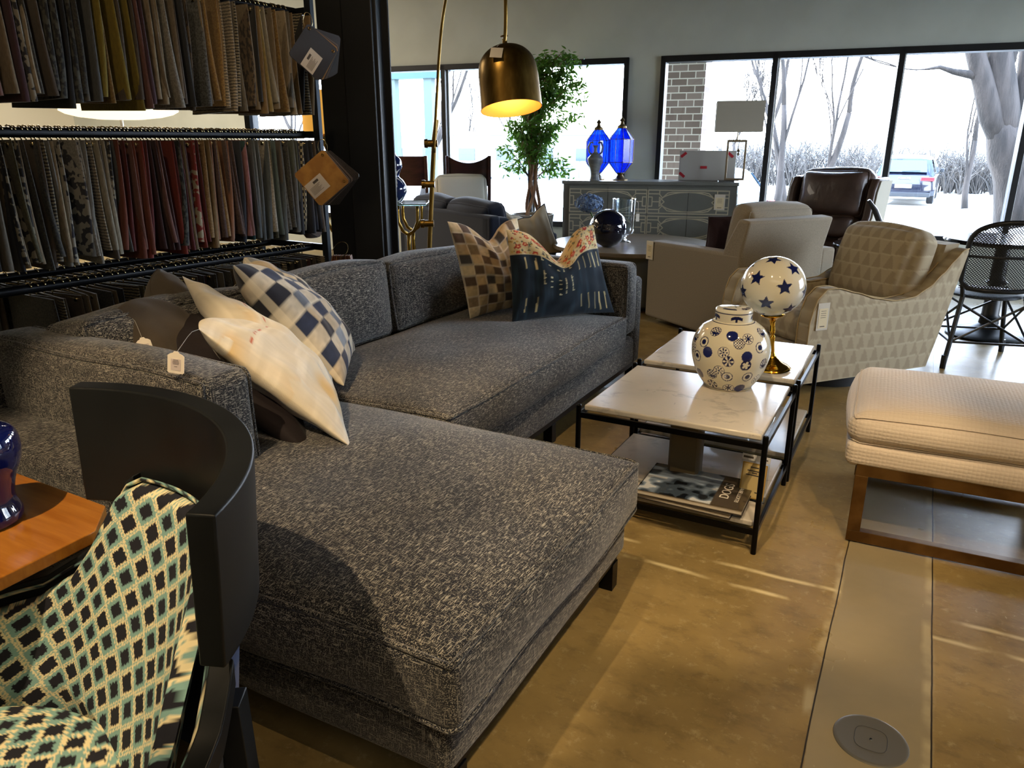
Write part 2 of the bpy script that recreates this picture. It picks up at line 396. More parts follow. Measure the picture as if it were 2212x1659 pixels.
for i in range(4):
    a = wy0 + (wy1 - wy0) * i / 4; c_ = wy0 + (wy1 - wy0) * (i + 1) / 4
    q = MB(); q.box((RX - .003, a, .3), (RX + .003, c_, ZH + .3)); obj('glass_pane', q, m_glass, w3, smooth=0)
    if i: q = MB(); q.box((RX - .08, a - .028, .3), (RX + .08, a + .028, ZH + .3)); obj('mullion', q, m_black, w3, smooth=0)
# black square steel column (boxed H section)
pc = at(795, 580, Y=5.0); hw = .185
b = MB(); T = Matrix.Translation((pc.x, pc.y, 0)) @ Matrix.Rotation(HEAD * .0 + R(20), 4, 'Z')
b.box((-hw, -.13, 0), (hw, -.11, ZC), T=T); b.box((-hw, .11, 0), (hw, .13, ZC), T=T); b.box((-.14, -.12, 0), (.14, .12, ZC), T=T); b.box((-.02, -.16, 0), (hw - .02, -.13, ZC), T=T)
m_col = M('black_steel', '06080c', .5)
struct('column', b, m_col, smooth=0, bevel=.006)

# ---------------------------------------------------------------- outside
m_lot = M('pale_asphalt', 'b9b7b0', .9, c2='a8a69e', ns=1.5)
m_grass = M('dry_grass', '4c4430', .95, c2='29241a', ns=6, detail=6, bump=.6, bs=40, bd=.03)
m_valley = M('winter_valley', 'a9b4b4', .95, c2='8f9c9c', ns=.02, detail=6)
def gz(d): return -.6
b = MB(); b.add([WT @ Vector(p) for p in ((-30, .2, -.62), (60, .2, -.62), (60, 46, -.75), (-40, 46, -.75), (46, 62, -9), (-46, 62, -9))], [(0, 1, 2, 3), (3, 2, 4, 5)]); b.add([(RX + .12, -30, -.63), (60, -30, -.63), (60, 20, -.63), (RX + .12, 20, -.63)], [(0, 1, 2, 3)])
struct('ground_parking', b, m_lot, smooth=0)
b = MB(); g = random.Random(3); vs = []; nx, ny = 60, 30
for j in range(ny + 1):
    for i in range(nx + 1):
        s_ = 1.9 + 14 * i / nx; d_ = .25 + 9.2 * j / ny; e = min(1, i / 10) * min(1, (ny - j) / 8)
        vs.append(WT @ Vector((s_, d_, -.6 + .42 * e + .05 * e * g.random())))
b.add(vs, [(j * (nx + 1) + i, j * (nx + 1) + i + 1, (j + 1) * (nx + 1) + i + 1, (j + 1) * (nx + 1) + i) for j in range(ny) for i in range(nx)])
struct('ground_lawn', b, m_grass, smooth=180)
b = MB(); b.add([WT @ Vector(p) for p in ((-1500, 55, -14), (1500, 55, -14), (2400, 2400, 1.4), (-2400, 2400, 1.4))], [(0, 1, 2, 3)])
struct('ground_valley', b, m_valley, smooth=0)
# unseen overhang added to block sun at the glass, carried by the brick pier
b = MB(); wbox(b, -10, 9, .2, 1.5, 2.75, 2.95); struct('added_roof_overhang', b, m_grey, smooth=0)
def brick_mat():
    t = NT('brown_brick'); br = t.n('ShaderNodeTexBrick'); t.l(t.co((1, 1, 1), rot=(PI / 2, 0, 0)), br.inputs['Vector'])
    br.inputs['Scale'].default_value = 1; br.inputs['Brick Width'].default_value = .2; br.inputs['Row Height'].default_value = .085; br.inputs['Mortar Size'].default_value = .007
    br.inputs['Color1'].default_value = c4('6d5c52'); br.inputs['Color2'].default_value = c4('85736a'); br.inputs['Mortar'].default_value = c4('c9c0b2')
    t.l(br.outputs[0], t.b.inputs['Base Color']); t.b.inputs['Roughness'].default_value = .9; return t.m
p0 = at(1462, 388, Y=10.6); b = MB(); b.box((-.32, -.3, -.62 - 0), (.32, .3, 2.75)); 
o = struct('brick_pillar', b, brick_mat(), smooth=0); o.location = (p0.x, p0.y, 0); o.rotation_euler = (0, 0, R(7.2))
# bare trees
m_bark = M('grey_bark', '352f2b', .95, c2='221e1b', ns=5, st=(1, 1, .2), bump=.6, bs=12, bst=(3, 3, .5), bd=.03)
def bare_tree(base, h, r, seed, lean=(0, 0), forks=5, label='', depth=5, group=None, spread=.55, mins=.009, limbs=None):
    g = random.Random(seed); mb = MB()
    def br(p, d, L, rr, k):
        n = 5; pts = [p]; rs = [rr]; q = p.copy(); dd = d.copy()
        for i in range(n):
            dd = (dd + Vector((g.uniform(-.12, .12), g.uniform(-.12, .12), g.uniform(-.02, .12)))).normalized(); q = q + dd * L / n; pts.append(q.copy()); rs.append(max(mins, rr * (1 - .42 * (i + 1) / n)))
        mb.tube(pts, rs, 8 if k > 2 else 5)
        if k <= 0 or L < .25: return
        for i in range(g.randint(2, 3) if k < depth else forks):
            e = pts[g.randint(2, n)] if i else pts[-1]; a = g.uniform(0, 2 * PI); sp = g.uniform(.35, 1) * spread
            nd = (dd + Vector((math.cos(a) * sp, math.sin(a) * sp, .1))).normalized(); br(e.copy(), nd, L * g.uniform(.6, .82), rs[-1] * (1 if i == 0 else g.uniform(.55, .8)), k - 1)
    if limbs:
        for pts, rs in limbs: mb.tube(pts, rs, 12)
        for pts, rs in limbs[1:]: br(Vector(pts[-1]), (Vector(pts[-1]) - Vector(pts[-2])).normalized(), h * .3, rs[-1] * .8, depth - 2)
    else: br(Vector((0, 0, 0)), Vector((lean[0], lean[1], 1)).normalized(), h * .32, r, depth)
    o = obj('bare_tree', mb, m_bark, smooth=180, fixn=False); o.location = base; return tag(o, label, 'tree', group)
def out(px, d, z=-.6):                                          # a point outside, d metres beyond the glass, along the sight line through px
    r = _ray(px, 305); D0 = (9.7 + d / .933) / (r[1] + .384 * r[0]); return C(r[0] * D0, r[1] * D0, z)
# big oak near the right pane: trunk and three rising limbs
def vpath(base, pts): return [Vector(p) - base for p in pts]
ob = out(2195, 9, -.45); Yo = None
def op(px, py, dist=16.5): return at(px, py, Y=dist)
base = op(2190, 470); 
limbs = [([op(2205, 475), op(2195, 430), op(2190, 380), op(2178, 330), op(2165, 280), op(2160, 235)], [.52, .42, .38, .40, .30, .12]),
         ([op(2182, 350), op(2142, 250), op(2125, 180), op(2105, 110), op(2090, 40)], [.22, .24, .2, .17, .14]),
         ([op(2186, 350), op(2170, 250), op(2165, 180), op(2158, 110), op(2150, 30)], [.24, .29, .26, .23, .2]),
         ([op(2192, 360), op(2215, 240), op(2222, 150), op(2230, 60)], [.32, .25, .2, .18]),
         ([op(2118, 165), op(2090, 160), op(2060, 155), op(2030, 145), op(1998, 150)], [.1, .08, .06, .04, .02]),
         ([op(2150, 190), op(2185, 130), op(2195, 80)], [.1, .09, .07])]
limbs = [([Vector(p) - base for p in a], r) for a, r in limbs]
bare_tree(base, 3.2, .4, 5, label='massive forked oak trunk filling the far edge of the big window', limbs=limbs, depth=4, mins=.012)
tg = 'bare trees outside the windows'
bare_tree(out(1712, 17), 8.5, 0.115, 11, (-.25, 0), label='slim bare tree leaning behind the leather wing chair, branches spread low', depth=6, group=tg, forks=3)
bare_tree(out(1690, 15), 9.5, 0.122, 12, (.1, 0), label='tall bare tree with upright limbs just beside the narrow mullion', depth=6, group=tg, forks=3, spread=.3)
bare_tree(out(1765, 18), 9.5, 0.130, 13, (.45, 0), label='bare tree slanting strongly over the headrest of the wing chair', depth=6, group=tg, forks=3, spread=.35)
bare_tree(out(2110, 19), 6.5, 0.101, 14, (-.05, 0), label='small twin bare tree standing beside the massive oak trunk', depth=6, group=tg, forks=3, spread=.3)
bare_tree(out(905, 15), 8.5, 0.122, 15, (.3, 0), label='bare tree behind the two pale sign posts', depth=6, group=tg, forks=4)
bare_tree(out(1130, 38), 9, 0.108, 16, (-.3, 0), label='distant bare tree showing under the brass lamp shade', depth=6, group=tg, forks=4, spread=.8)
bare_tree(out(1010, 40), 7, 0.094, 17, (0, 0), label='small distant bare tree above the scooped dining chair', depth=6, group=tg, forks=4, spread=.8)
bare_tree(out(1590, 30), 6, 0.086, 18, (.1, 0), label='bare tree seen past the rectangular lampshade and brick pillar', depth=6, group=tg, forks=4, spread=.8)
bare_tree(out(620, 14), 7.5, 0.101, 19, (.2, 0), label='bare tree glimpsed between the fabric racks and the column', depth=6, group=tg, forks=4, spread=.8)
m_twig = M('grey_twigs', '4f4a45', .95)
def scrub(name, px0, px1, d, n, h, label, seed, z=-.7):
    g = random.Random(seed); mb = MB(); a, b_ = out(px0, d, z), out(px1, d, z)
    for i in range(n):
        p = a.lerp(b_, g.random()) + Vector((0, g.uniform(-2, 2), 0)); hh = h * g.uniform(.4, 1)
        for k in range(5):
            an = g.uniform(0, 2 * PI); sp = g.uniform(.1, .7) * hh; m_ = p + Vector((math.cos(an) * sp * .4, math.sin(an) * sp * .4, hh * .5)); e = p + Vector((math.cos(an) * sp, math.sin(an) * sp, hh * g.uniform(.7, 1)))
            mb.tube([p, m_, e], [.03, .02, .008], 3, caps=False)
            for q in range(4):
                s_ = m_.lerp(e, g.random()); mb.tube([s_, s_ + Vector((g.uniform(-.5, .5), g.uniform(-.5, .5), g.uniform(.1, .6))) * .45 * hh * .5], [.014, .005], 3, caps=False)
    o = obj(name, mb, m_twig, smooth=180, fixn=False); return tag(o, label, 'bushes', kind='stuff')
scrub('leafless_scrub', 1560, 1900, 34, 150, 2.6, 'tangle of leafless bushes beyond the car park behind the wing chair', 4)
scrub('leafless_scrub', 1890, 2215, 30, 170, 2.2, 'tangle of leafless bushes beyond the dark blue car', 5)
scrub('leafless_scrub', 840, 1350, 50, 200, 4.5, 'leafless thicket along the far road behind the long low building', 6, -1)
scrub('leafless_scrub', 540, 720, 30, 60, 3.5, 'leafless thicket seen between the hanging fabrics and the column', 8)
# long low building with square windows, beyond the road
m_bld = M('white_render', '8b8f90', .9); m_bwin = M('blue_grey_pane', '2f414c', .2, spec=.6); m_fence = M('grey_fence', '5c666c', .9)
bl = thing('low_building', 'long low white building with square windows across the road', 'building', out(1150, 34), R(7.2))
q = MB(); q.box((-11, 0, 0), (7, 6, 2.4)); obj('wall', q, m_bld, bl, smooth=0)
q = MB(); q.box((-11.4, -.4, 2.4), (7.4, 6.4, 2.6)); obj('roof', q, M('pale_roof', 'b9bdbd', .9), bl, smooth=0)
for i in range(7):
    q = MB(); x = -9.6 + i * 2.45; q.box((x, -.05, .95), (x + 1.05, .05, 1.65)); obj('window', q, m_bwin, bl, smooth=0)
fn_ = thing('panel_fence', 'low grey panel fence standing before the long white building', 'fence', out(1120, 31), R(7.2))
for i in range(4):
    q = MB(); q.box((-1.6 + i * 1.7, 0, 0), (.05 + i * 1.7, .06, 1.05)); obj('fence_panel', q, m_fence, fn_, smooth=0)
# sign on two posts
sg = thing('sign_board', 'blue grey sign board carried on two tall pale posts outside', 'sign', out(893, 7), R(7.2))
for x in (-.62, .3):
    q = MB(); q.box((x, 0, 0), (x + .2, .2, 4.2)); obj('post', q, M('weathered_post', '4d5b5a', .8), sg, smooth=0)
q = MB(); q.box((-.55, -.05, 3.38), (.75, .25, 3.62)); obj('board', q, M('sign_blue', '2b4a55', .6), sg, smooth=0)
# cars
m_rub = M('tyre_rubber', '1b1b1d', .8); m_rim = M('alloy_rim', 'b9bcc0', .3, 1); m_tail = M('red_lamp', 'b5202a', .2, coat=1); m_cglass = M('tinted_car_glass', '31424f', .08, spec=.8)
m_plate = M('licence_plate', 'd9dde0', .5); m_dark = M('dark_plastic', '26282b', .6)
def car(label, loc, rz, col, name='car', rear_text=None):
    c = thing(name, label, 'car', loc, rz, None); paintm = M('car_paint', col, .25, .3, coat=1)
    L, Wd = 4.7, 1.92           # car points along +y, rear at y=0
    prof = [(0, .42), (.0, .75), (.08, .98), (.32, 1.02), (3.45, .98), (4.4, .86), (4.66, .66), (4.7, .4), (4.5, .25), (.2, .25)]
    def sect(y, x0):  # body half profile
        return None
    def shell(poly, hw, inset, n=9):
        rings = []
        for i in range(n):
            t = -1 + 2 * i / (n - 1); e = abs(t) ** 6
            rings.append([Vector((t * hw, y + (.12 * e * (1 if y < L / 2 else -1)), z - inset * e * (1 if z > .7 else -1) * .6)) for y, z in poly])
        return rings
    q = MB(); q.loft(shell(prof, Wd / 2, .1)); obj('body', q, paintm, c, smooth=40)
    cab = [(.12, .98), (.5, 1.52), (1.1, 1.63), (2.2, 1.6), (2.75, 1.45), (3.5, .99)]
    def cabs(sc, lift=0):
        rings = []
        for i in range(9):
            t = -1 + 2 * i / 8; rings.append([Vector((t * (Wd / 2 - .06 - .2 * max(0, z - 1) / .6) * sc, y, z - .05 * abs(t) ** 4 + lift)) for y, z in cab])
        return rings
    q = MB(); q.loft(cabs(1)); obj('cabin', q, paintm, c, smooth=40)
    q = MB(); q.add([(-.66, .135, 1.08), (.66, .135, 1.08), (.58, .44, 1.46), (-.58, .44, 1.46), (-.66, .10, 1.08), (.66, .10, 1.08), (.58, .41, 1.46), (-.58, .41, 1.46)], [(0, 1, 2, 3), (4, 7, 6, 5), (0, 4, 5, 1), (1, 5, 6, 2), (2, 6, 7, 3), (3, 7, 4, 0)]); rw = obj('rear_window', q, m_cglass, c, smooth=0)
    q = MB(); q.tube([(-.1, .09, 1.1), (.45, .09, 1.13)], .012, 6); obj('wiper', q, m_dark, rw)
    for s in (-1, 1):
        q = MB(); x = s * (Wd / 2 - .035); xt = s * (Wd / 2 - .22)
        q.add([(x, .75, 1.04), (x, 3.2, 1.04), (xt, 2.6, 1.44), (xt, .85, 1.5), (x * 1.02, .75, 1.04), (x * 1.02, 3.2, 1.04), (xt * 1.03, 2.6, 1.44), (xt * 1.03, .85, 1.5)], [(0, 1, 2, 3), (4, 7, 6, 5), (0, 4, 5, 1), (1, 5, 6, 2), (2, 6, 7, 3), (3, 7, 4, 0)]); obj('side_window', q, m_cglass, c, smooth=0)
        q = MB(); q.box((s * .5 if s > 0 else -.92, -.012, .80), (.92 if s > 0 else -.5, .1, .93)); obj('tail_light', q, m_tail, c, smooth=0, bevel=.02)
        q = MB(); q.box((min(s * .97, s * 1.1), 2.75, 1.0), (max(s * .97, s * 1.1), 2.9, 1.14)); obj('wing_mirror', q, m_dark, c, smooth=0, bevel=.03)
        for y in (.85, 3.75):
            q = MB(); T = Matrix.Translation((s * (Wd / 2 - .11), y, .34)) @ Matrix.Rotation(PI / 2, 4, 'Y'); q.lathe([(0, -.11), (.3, -.11), (.34, -.08), (.34, .08), (.3, .11), (0, .11)], 28, T=T); wh = obj('wheel', q, m_rub, c, smooth=40)
            q = MB(); q.lathe([(0, -.118), (.06, -.12), (.22, -.115), (.23, 0), (.22, .115), (.06, .12), (0, .118)], 10, T=T); obj('rim', q, m_rim, wh, smooth=30)
    q = MB(); q.box((-.26, -.03, .56), (.26, .02, .68)); obj('licence_plate', q, m_plate, c, smooth=0)
    q = MB(); q.box((-.85, -.02, .26), (.85, .12, .42)); obj('rear_bumper', q, m_dark, c, smooth=0, bevel=.03)
    if rear_text: text('lettering', rear_text, .09, m_plate, c, (0, -.02, .88), (PI / 2, 0, 0), .005)
    return c
car('dark blue car parked in the sunlit lot, seen square from behind', out(1966, 20.5, -.63), R(-2), '060d22', rear_text='PORSCHE')
car('silver car parked behind the narrow mullion, beside the rectangular lampshade', out(1655, 8.5, -.63), R(118), '9aa9b2')
# ================================================================ SECTIONAL
m_tw = tweed('charcoal_tweed', '070b16', 'a19c90'); m_pipe = M('dark_piping', '15161b', .9, c2='4a4740', ns=300, lo=.5, hi=.7)
m_leg = M('black_metal', '0d0d0f', .35, .6)
SB = Vector((-1.6, 2.7, 0)); sofa = thing('sectional_sofa', 'large charcoal and cream tweed sectional sofa with a deep chaise on black metal legs', 'sofa', SB)
def L3(x, y, z): return Vector((x, y, z)) - SB
def cc(x0, x1, y0, y1, z0, z1): return ((x0 + x1) / 2 - SB.x, (y0 + y1) / 2 - SB.y, (z0 + z1) / 2), (x1 - x0, y1 - y0, z1 - z0)
def cu(name, ext, **k):
    c, s = cc(*ext); return cushion(name, sofa, m_tw, c, s, **k)
# upholstered bases
mb = cushion_mb(2.0, 3.28, .19, r=.03, crown=(.0, 0, 0), wob=.003)[0]; mb.move(Matrix.Translation(L3(-2.45 + .0, 2.72, .205) + Vector((0, .0, 0))))
def base(ext, nm='base'):
    c, s = cc(*ext); q, _ = cushion_mb(*s, r=.035, crown=(.01, .01, 0), wob=.003, seed=5); q.move(Matrix.Translation(c)); return obj(nm, q, m_tw, sofa, smooth=60)
base((-2.84, -1.46, 1.12, 4.42, .125, .31)); base((-1.80, -.725, 1.06, 2.17, .125, .30), 'chaise_base')
q = MB()
for x0, x1, y0, y1 in ((-2.8, -1.5, 4.37, 4.39), (-1.52, -1.48, 2.1, 4.40), (-2.8, -.75, 1.12, 1.15), (-.78, -.745, 1.12, 2.14), (-1.5, -.75, 2.1, 2.14)): q.box(L3(x0, y0, .098), L3(x1, y1, .126))
obj('metal_rail', q, m_leg, sofa, smooth=0)
for x, y in ((-.765, 2.12), (-.765, 1.14), (-1.5, 4.38), (-2.78, 4.38), (-2.78, 1.18), (-1.78, 1.14), (-1.5, 3.2)):
    q = MB(); q.box(L3(x - .024, y - .024, 0), L3(x + .024, y + .024, .1)); obj('leg', q, m_leg, sofa, smooth=0, bevel=.002)
# seat cushions
cu('chaise_cushion', (-2.40, -.690, 1.035, 2.19, .278, .458), r=.034, crown=(.022, .022, .045), wob=.006, seed=4, n=40, pipe=.0075)
cu('seat_cushion', (-2.42, -1.445, 2.20, 4.14, .29, .462), r=.034, crown=(.02, .02, .035), wob=.006, seed=9, n=40, pipe=.007)
# outer frames
def frame(ext, nm, seed):
    c, s = cc(*ext); q, _ = cushion_mb(*s, r=.03, crown=(.01, .01, .0), wob=.004, seed=seed); q.move(Matrix.Translation(c)); return obj(nm, q, m_tw, sofa, smooth=60)
frame((-2.90, -2.74, 1.12, 4.44, .12, .70), 'back_frame', 1); frame((-2.88, -1.84, 1.12, 1.37, .12, .56), 'arm_frame', 2); frame((-2.88, -1.46, 4.30, 4.43, .12, .66), 'arm_frame', 3)
# bolsters and back cushions
cu('arm_cushion', (-2.86, -1.73, 1.37, 1.56, .46, .80), r=.035, axis='y', crown=(.02, .01, .03), wob=.007, seed=6, pipe=.0065, n=26)
cu('arm_cushion', (-2.50, -1.45, 4.13, 4.30, .33, .765), r=.045, axis='y', crown=(.015, .01, .025), wob=.006, seed=7, pipe=.0065, n=24)
tilt = Matrix.Rotation(R(-7), 4, 'Y')
for y0, y1, sd, zt in ((1.5, 2.34, 12, .85), (2.35, 3.18, 15, .85), (3.20, 4.10, 18, .82)):
    c, s = cc(-2.68, -2.44, y0, y1, .44, zt); cushion('back_cushion', sofa, m_tw, c, s, r=.045, axis='x', crown=(.02, .025, .05), wob=.009, seed=sd, pipe=.0065, T=tilt, n=24)

# ---------------------------------------------------------------- throw pillows
m_linen = M('cream_linen', 'cdbfa5', .95, attr=True, bump=.5, bs=500, bst=(1, 1, .25), bd=.0015, sheen=.2)
m_cloth = M('printed_cloth', 'ffffff', .92, attr=True, bump=.35, bs=380, bd=.0012, sheen=.15)
m_dot = M('tag_card', 'efe6d6', .8); m_ink = M('tag_ink', '4a4440', .8); m_label = M('tag_label', 'cfc3c0', .8); m_string = M('tag_string', '8c8a80', .6)
def linen(u, v):
    c = np.tile(A('cfc5b0'), (len(u), 1)); n = vnoise(u * 3 + v, v * 14, 1); c = blend(c, (n - .45) * 1.2, A('e9e0cd'))
    n = vnoise(u * 2.2 + 4, v * 3.1, 2); c = blend(c, (n - .62) * 2.5 * (vnoise(u * 9, v * 3, 5) > .2), A('c9a050'))
    s = (np.abs(v - .42) < .018) & (vnoise(u * 34, v * 20, 3) > .52) & (np.abs(u) < .8); c[s] = A('b4522f')
    f = vnoise(u * 40, v * 6, 4); return c * (.93 + .12 * f[:, None])
def swing_tag(parent, loc, top, size=.05, rz=0., tilt=.3, lines=('MODERN WEAVE', '20 X 20', '$145')):
    """paper swing tag hanging on a cord; coordinates local to the pillow"""
    loc, top = Vector(loc), Vector(top); w, h = size * .72, size
    T = Matrix.Translation(loc) @ Matrix.Rotation(rz, 4, 'Z') @ Matrix.Rotation(tilt, 4, 'Y')
    poly = [(-w / 2, -h / 2 + .004), (-w / 2 + .004, -h / 2), (w / 2 - .004, -h / 2), (w / 2, -h / 2 + .004), (w / 2, h * .3), (w * .36, h * .38), (w * .2, h * .42), (w * .12, h / 2), (-w * .12, h / 2), (-w * .2, h * .42), (-w * .36, h * .38), (-w / 2, h * .3)]
    q = MB(); q.prism([(a, b) for a, b in poly], 1, -.0006, .0006, T=T); t = obj('swing_tag', q, m_dot, parent, smooth=0, label='scalloped cream paper tag')
    q = MB(); q.box((-w * .3, -.0011, -h * .36), (w * .3, .0011, h * .16), T=T); q2 = obj('tag_label', q, m_label, t, smooth=0)
    q = MB()
    for i, (a, ln) in enumerate(((.10, .5), (.04, .62), (-.02, .66), (-.08, .6), (-.2, .3))): q.box((-w * .3 * ln, -.0015, h * a), (w * .3 * ln, .0015, h * (a + .02)), T=T)
    obj('printed_lines', q, m_ink, t, smooth=0)
    e = T @ Vector((0, 0, h * .42)); mid = (top + e) / 2 + Vector((0, 0, .012))
    q = MB(); q.tube([top, top.lerp(mid, .6) + Vector((0, 0, .006)), mid, e], .0009, 5); obj('cord', q, m_string, t)
    return t
cream = [(-2.03, 1.62, .865), (-2.64, 2.06, .925), (-2.02, 2.22, .54), (-1.53, 1.745, .50)]
o, _ = pillow('throw_pillow', None, m_linen, cream, T=.19, chop=.26, pinch=.05, fn=linen, flip=1, wr=.008, seed=2, n=90, pw=.58)
tag(o, 'cream handwoven pillow with a red stitched line and swing tag, foremost on the chaise', 'pillow')
l0 = o.location; swing_tag(o, aty(380, 783, 1.36) - l0, Vector(cream[0]) - l0, .066, R(28), .15)
def plain(h, n=.08):
    return lambda u, v: np.tile(A(h), (len(u), 1)) * (1 - n + 2 * n * vnoise(u * 9, v * 9, 2)[:, None])
m_velvet = M('burgundy_velvet', '0f0306', .85, sheen=.02, bump=.2, bs=90)
o, _ = pillow('throw_pillow', None, m_velvet, [(-2.19, 1.65, .745), (-2.80, 2.12, .875), (-2.25, 2.2, .46), (-1.62, 1.67, .465)], T=.17, pinch=.04, flip=1, seed=6, pw=.45)
tag(o, 'dark burgundy velvet throw pillow wedged behind the cream woven pillow', 'pillow')
m_felt = M('olive_brown_felt', '453c30', .95, bump=.3, bs=300, sheen=.15, c2='393127', ns=5)
bq = [(-2.53, 1.66, .86), (-2.84, 2.10, .93), (-2.42, 2.16, .5), (-2.16, 1.60, .5)]
o, _ = pillow('throw_pillow', None, m_felt, bq, T=.26, chop=.16, pinch=.01, flip=1, seed=8, seamr=.004, pw=.38, n=48)
tag(o, 'olive brown felt box pillow with a paper swing tag, slumped against the sofa back', 'pillow'); l0 = o.location
swing_tag(o, aty(314, 750, 1.585) - l0, Vector((-2.42, 1.66, .85)) - l0, .07, R(28), -.2)
def patch(pal, seed, nx=8, ny=8):
    P = np.array([lin(h) for h in pal])
    def f(u, v):
        a, b = (u + 1) / 2 * nx, (v + 1) / 2 * ny; i, j = np.floor(a), np.floor(b)
        k = (hsh(i, j, seed) * .999 * len(P)).astype(int); k = np.where((i + j) % 2 == 0, k % (len(P) // 2), len(P) // 2 + k % (len(P) - len(P) // 2)); c = P[k].copy()
        c *= (.8 + .35 * vnoise(a * 5, b * 5, seed)[:, None])
        e = np.minimum(np.minimum(a - i, 1 - a + i), np.minimum(b - j, 1 - b + j)); c = blend(c, (e < .035) * .5, A('e9dfc8')); return c
    return f
o, _ = pillow('throw_pillow', None, m_cloth, [(-2.36, 2.08, .985), (-2.78, 2.52, .93), (-2.30, 2.70, .50), (-1.98, 2.24, .50)], T=.24, chop=.22, pinch=.05, fn=patch(['cfc2aa', 'bfae93', 'd9cdb6', 'c6bca8', '26304a', '8d939a', '1d1e2b', '5f6672'], 5), flip=1, seed=12, n=80, pw=.45)
tag(o, 'navy, grey and cream patchwork pillow on the chaise behind the cream woven one', 'pillow')
o, _ = pillow('throw_pillow', None, m_cloth, [(-2.27, 3.49, 1.035), (-2.10, 3.98, 1.02), (-2.0, 4.06, .49), (-2.18, 3.56, .49)], T=.17, chop=.20, pinch=.07, fn=patch(['c9b48c', 'bda67c', 'd8c6a0', 'b29a74', '5b4a3c', '4a4746', '6f5a45', '8d7a5e'], 9, 9, 9), flip=-1, seed=14, n=80)
tag(o, 'tan, brown and cream patchwork pillow standing beside the indigo one on the sofa seat', 'pillow'); l0 = o.location
q = MB(); p_ = Vector((-2.02, 3.50, .49)); q.box((-.05, -.011, 0), (.05, .011, .0015), T=Matrix.Translation(p_ - l0) @ Matrix.Rotation(R(12), 4, 'Z')); q.tube([p_ - l0 + Vector((.05, .01, .001)), p_ - l0 + Vector((.1, .02, .002))], .0012, 5); obj('swing_tag', q, m_dot, o, smooth=0)
def indigo(u, v):
    c = np.tile(A('15232f'), (len(u), 1)); c = blend(c, (vnoise(u * 26, v * 2.2, 1) - .55) * 1.4, A('26404f'))
    cols = [(-.78, .0), (-.58, .5), (.30, .1), (.46, .2), (.60, .0), (.72, .3), (.86, .4)]
    for k, (x, ph) in enumerate(cols):
        for (y0, y1) in ((.10, .38), (-.86, -.52)):
            y0 += .05 * math.sin(7 * x); m = (np.abs(u - x - .02 * v) < .014) & (v > y0 - ph * .08) & (v < y1); c = blend(c, m * .9, A('d8c48c')); m2 = (np.abs(u - x - .02 * v) < .006) & m; c = blend(c, m2 * .7, A('7c7458'))
    for x in (-.46, -.32, -.16, -.05, .10):
        for y in (.33, -.02, -.13, -.27, -.42):
            if abs(x) > .3 and y < -.3: continue
            yy = y + .06 * math.sin(9 * x); d = np.hypot((u - x) * 1.0, (v - yy) * 1.2); c = blend(c, (d < .022) * .9, A('e6dcae')); c = blend(c, ((np.abs(u - x) < .008) & (v > yy) & (v < yy + .09)) * .6, A('cfc59c'))
    f = np.tile(A('d9c28d'), (len(u), 1))
    g = np.random.RandomState(4)
    for i in range(260):
        x, y, s = g.uniform(-1, 1), g.uniform(.45, 1), g.uniform(.010, .026); d = np.hypot(u - x, (v - y) * 1.1) + .006 * np.sin(7 * np.arctan2(v - y, u - x)); f = blend(f, (d < s) * .9, A(['2c4a4a', '1d2b3c', 'c99a2c', 'a2322a', '31452c', 'b8862c'][i % 6]))
    for i in range(26):
        x, y, s = g.uniform(-.95, .95), g.uniform(.48, .98), g.uniform(.035, .055); d = np.hypot(u - x, (v - y)) + .009 * np.sin(5 * np.arctan2(v - y, u - x)); f = blend(f, (d < s) * .95, A('b3271f')); f = blend(f, (d < s * .55) * .8, A('d9572f')); f = blend(f, (d < s * .22) * .9, A('f2cf8a'))
    lim = .46 - .0 * np.abs(u); m = (v > lim).astype(float); c = c * (1 - m[:, None]) + f * m[:, None]
    return blend(c, (np.abs(v - lim) < .012) * .8, A('d9c9a5'))
o, _ = pillow('throw_pillow', None, m_cloth, [(-1.97, 3.61, .995), (-1.69, 4.16, .985), (-1.50, 4.06, .50), (-1.93, 3.60, .49)], T=.17, chop=.36, pinch=.05, fn=indigo, flip=-1, seed=16, n=130)
tag(o, 'indigo striped pillow with a red floral top panel, leaning at the sofa arm', 'pillow')

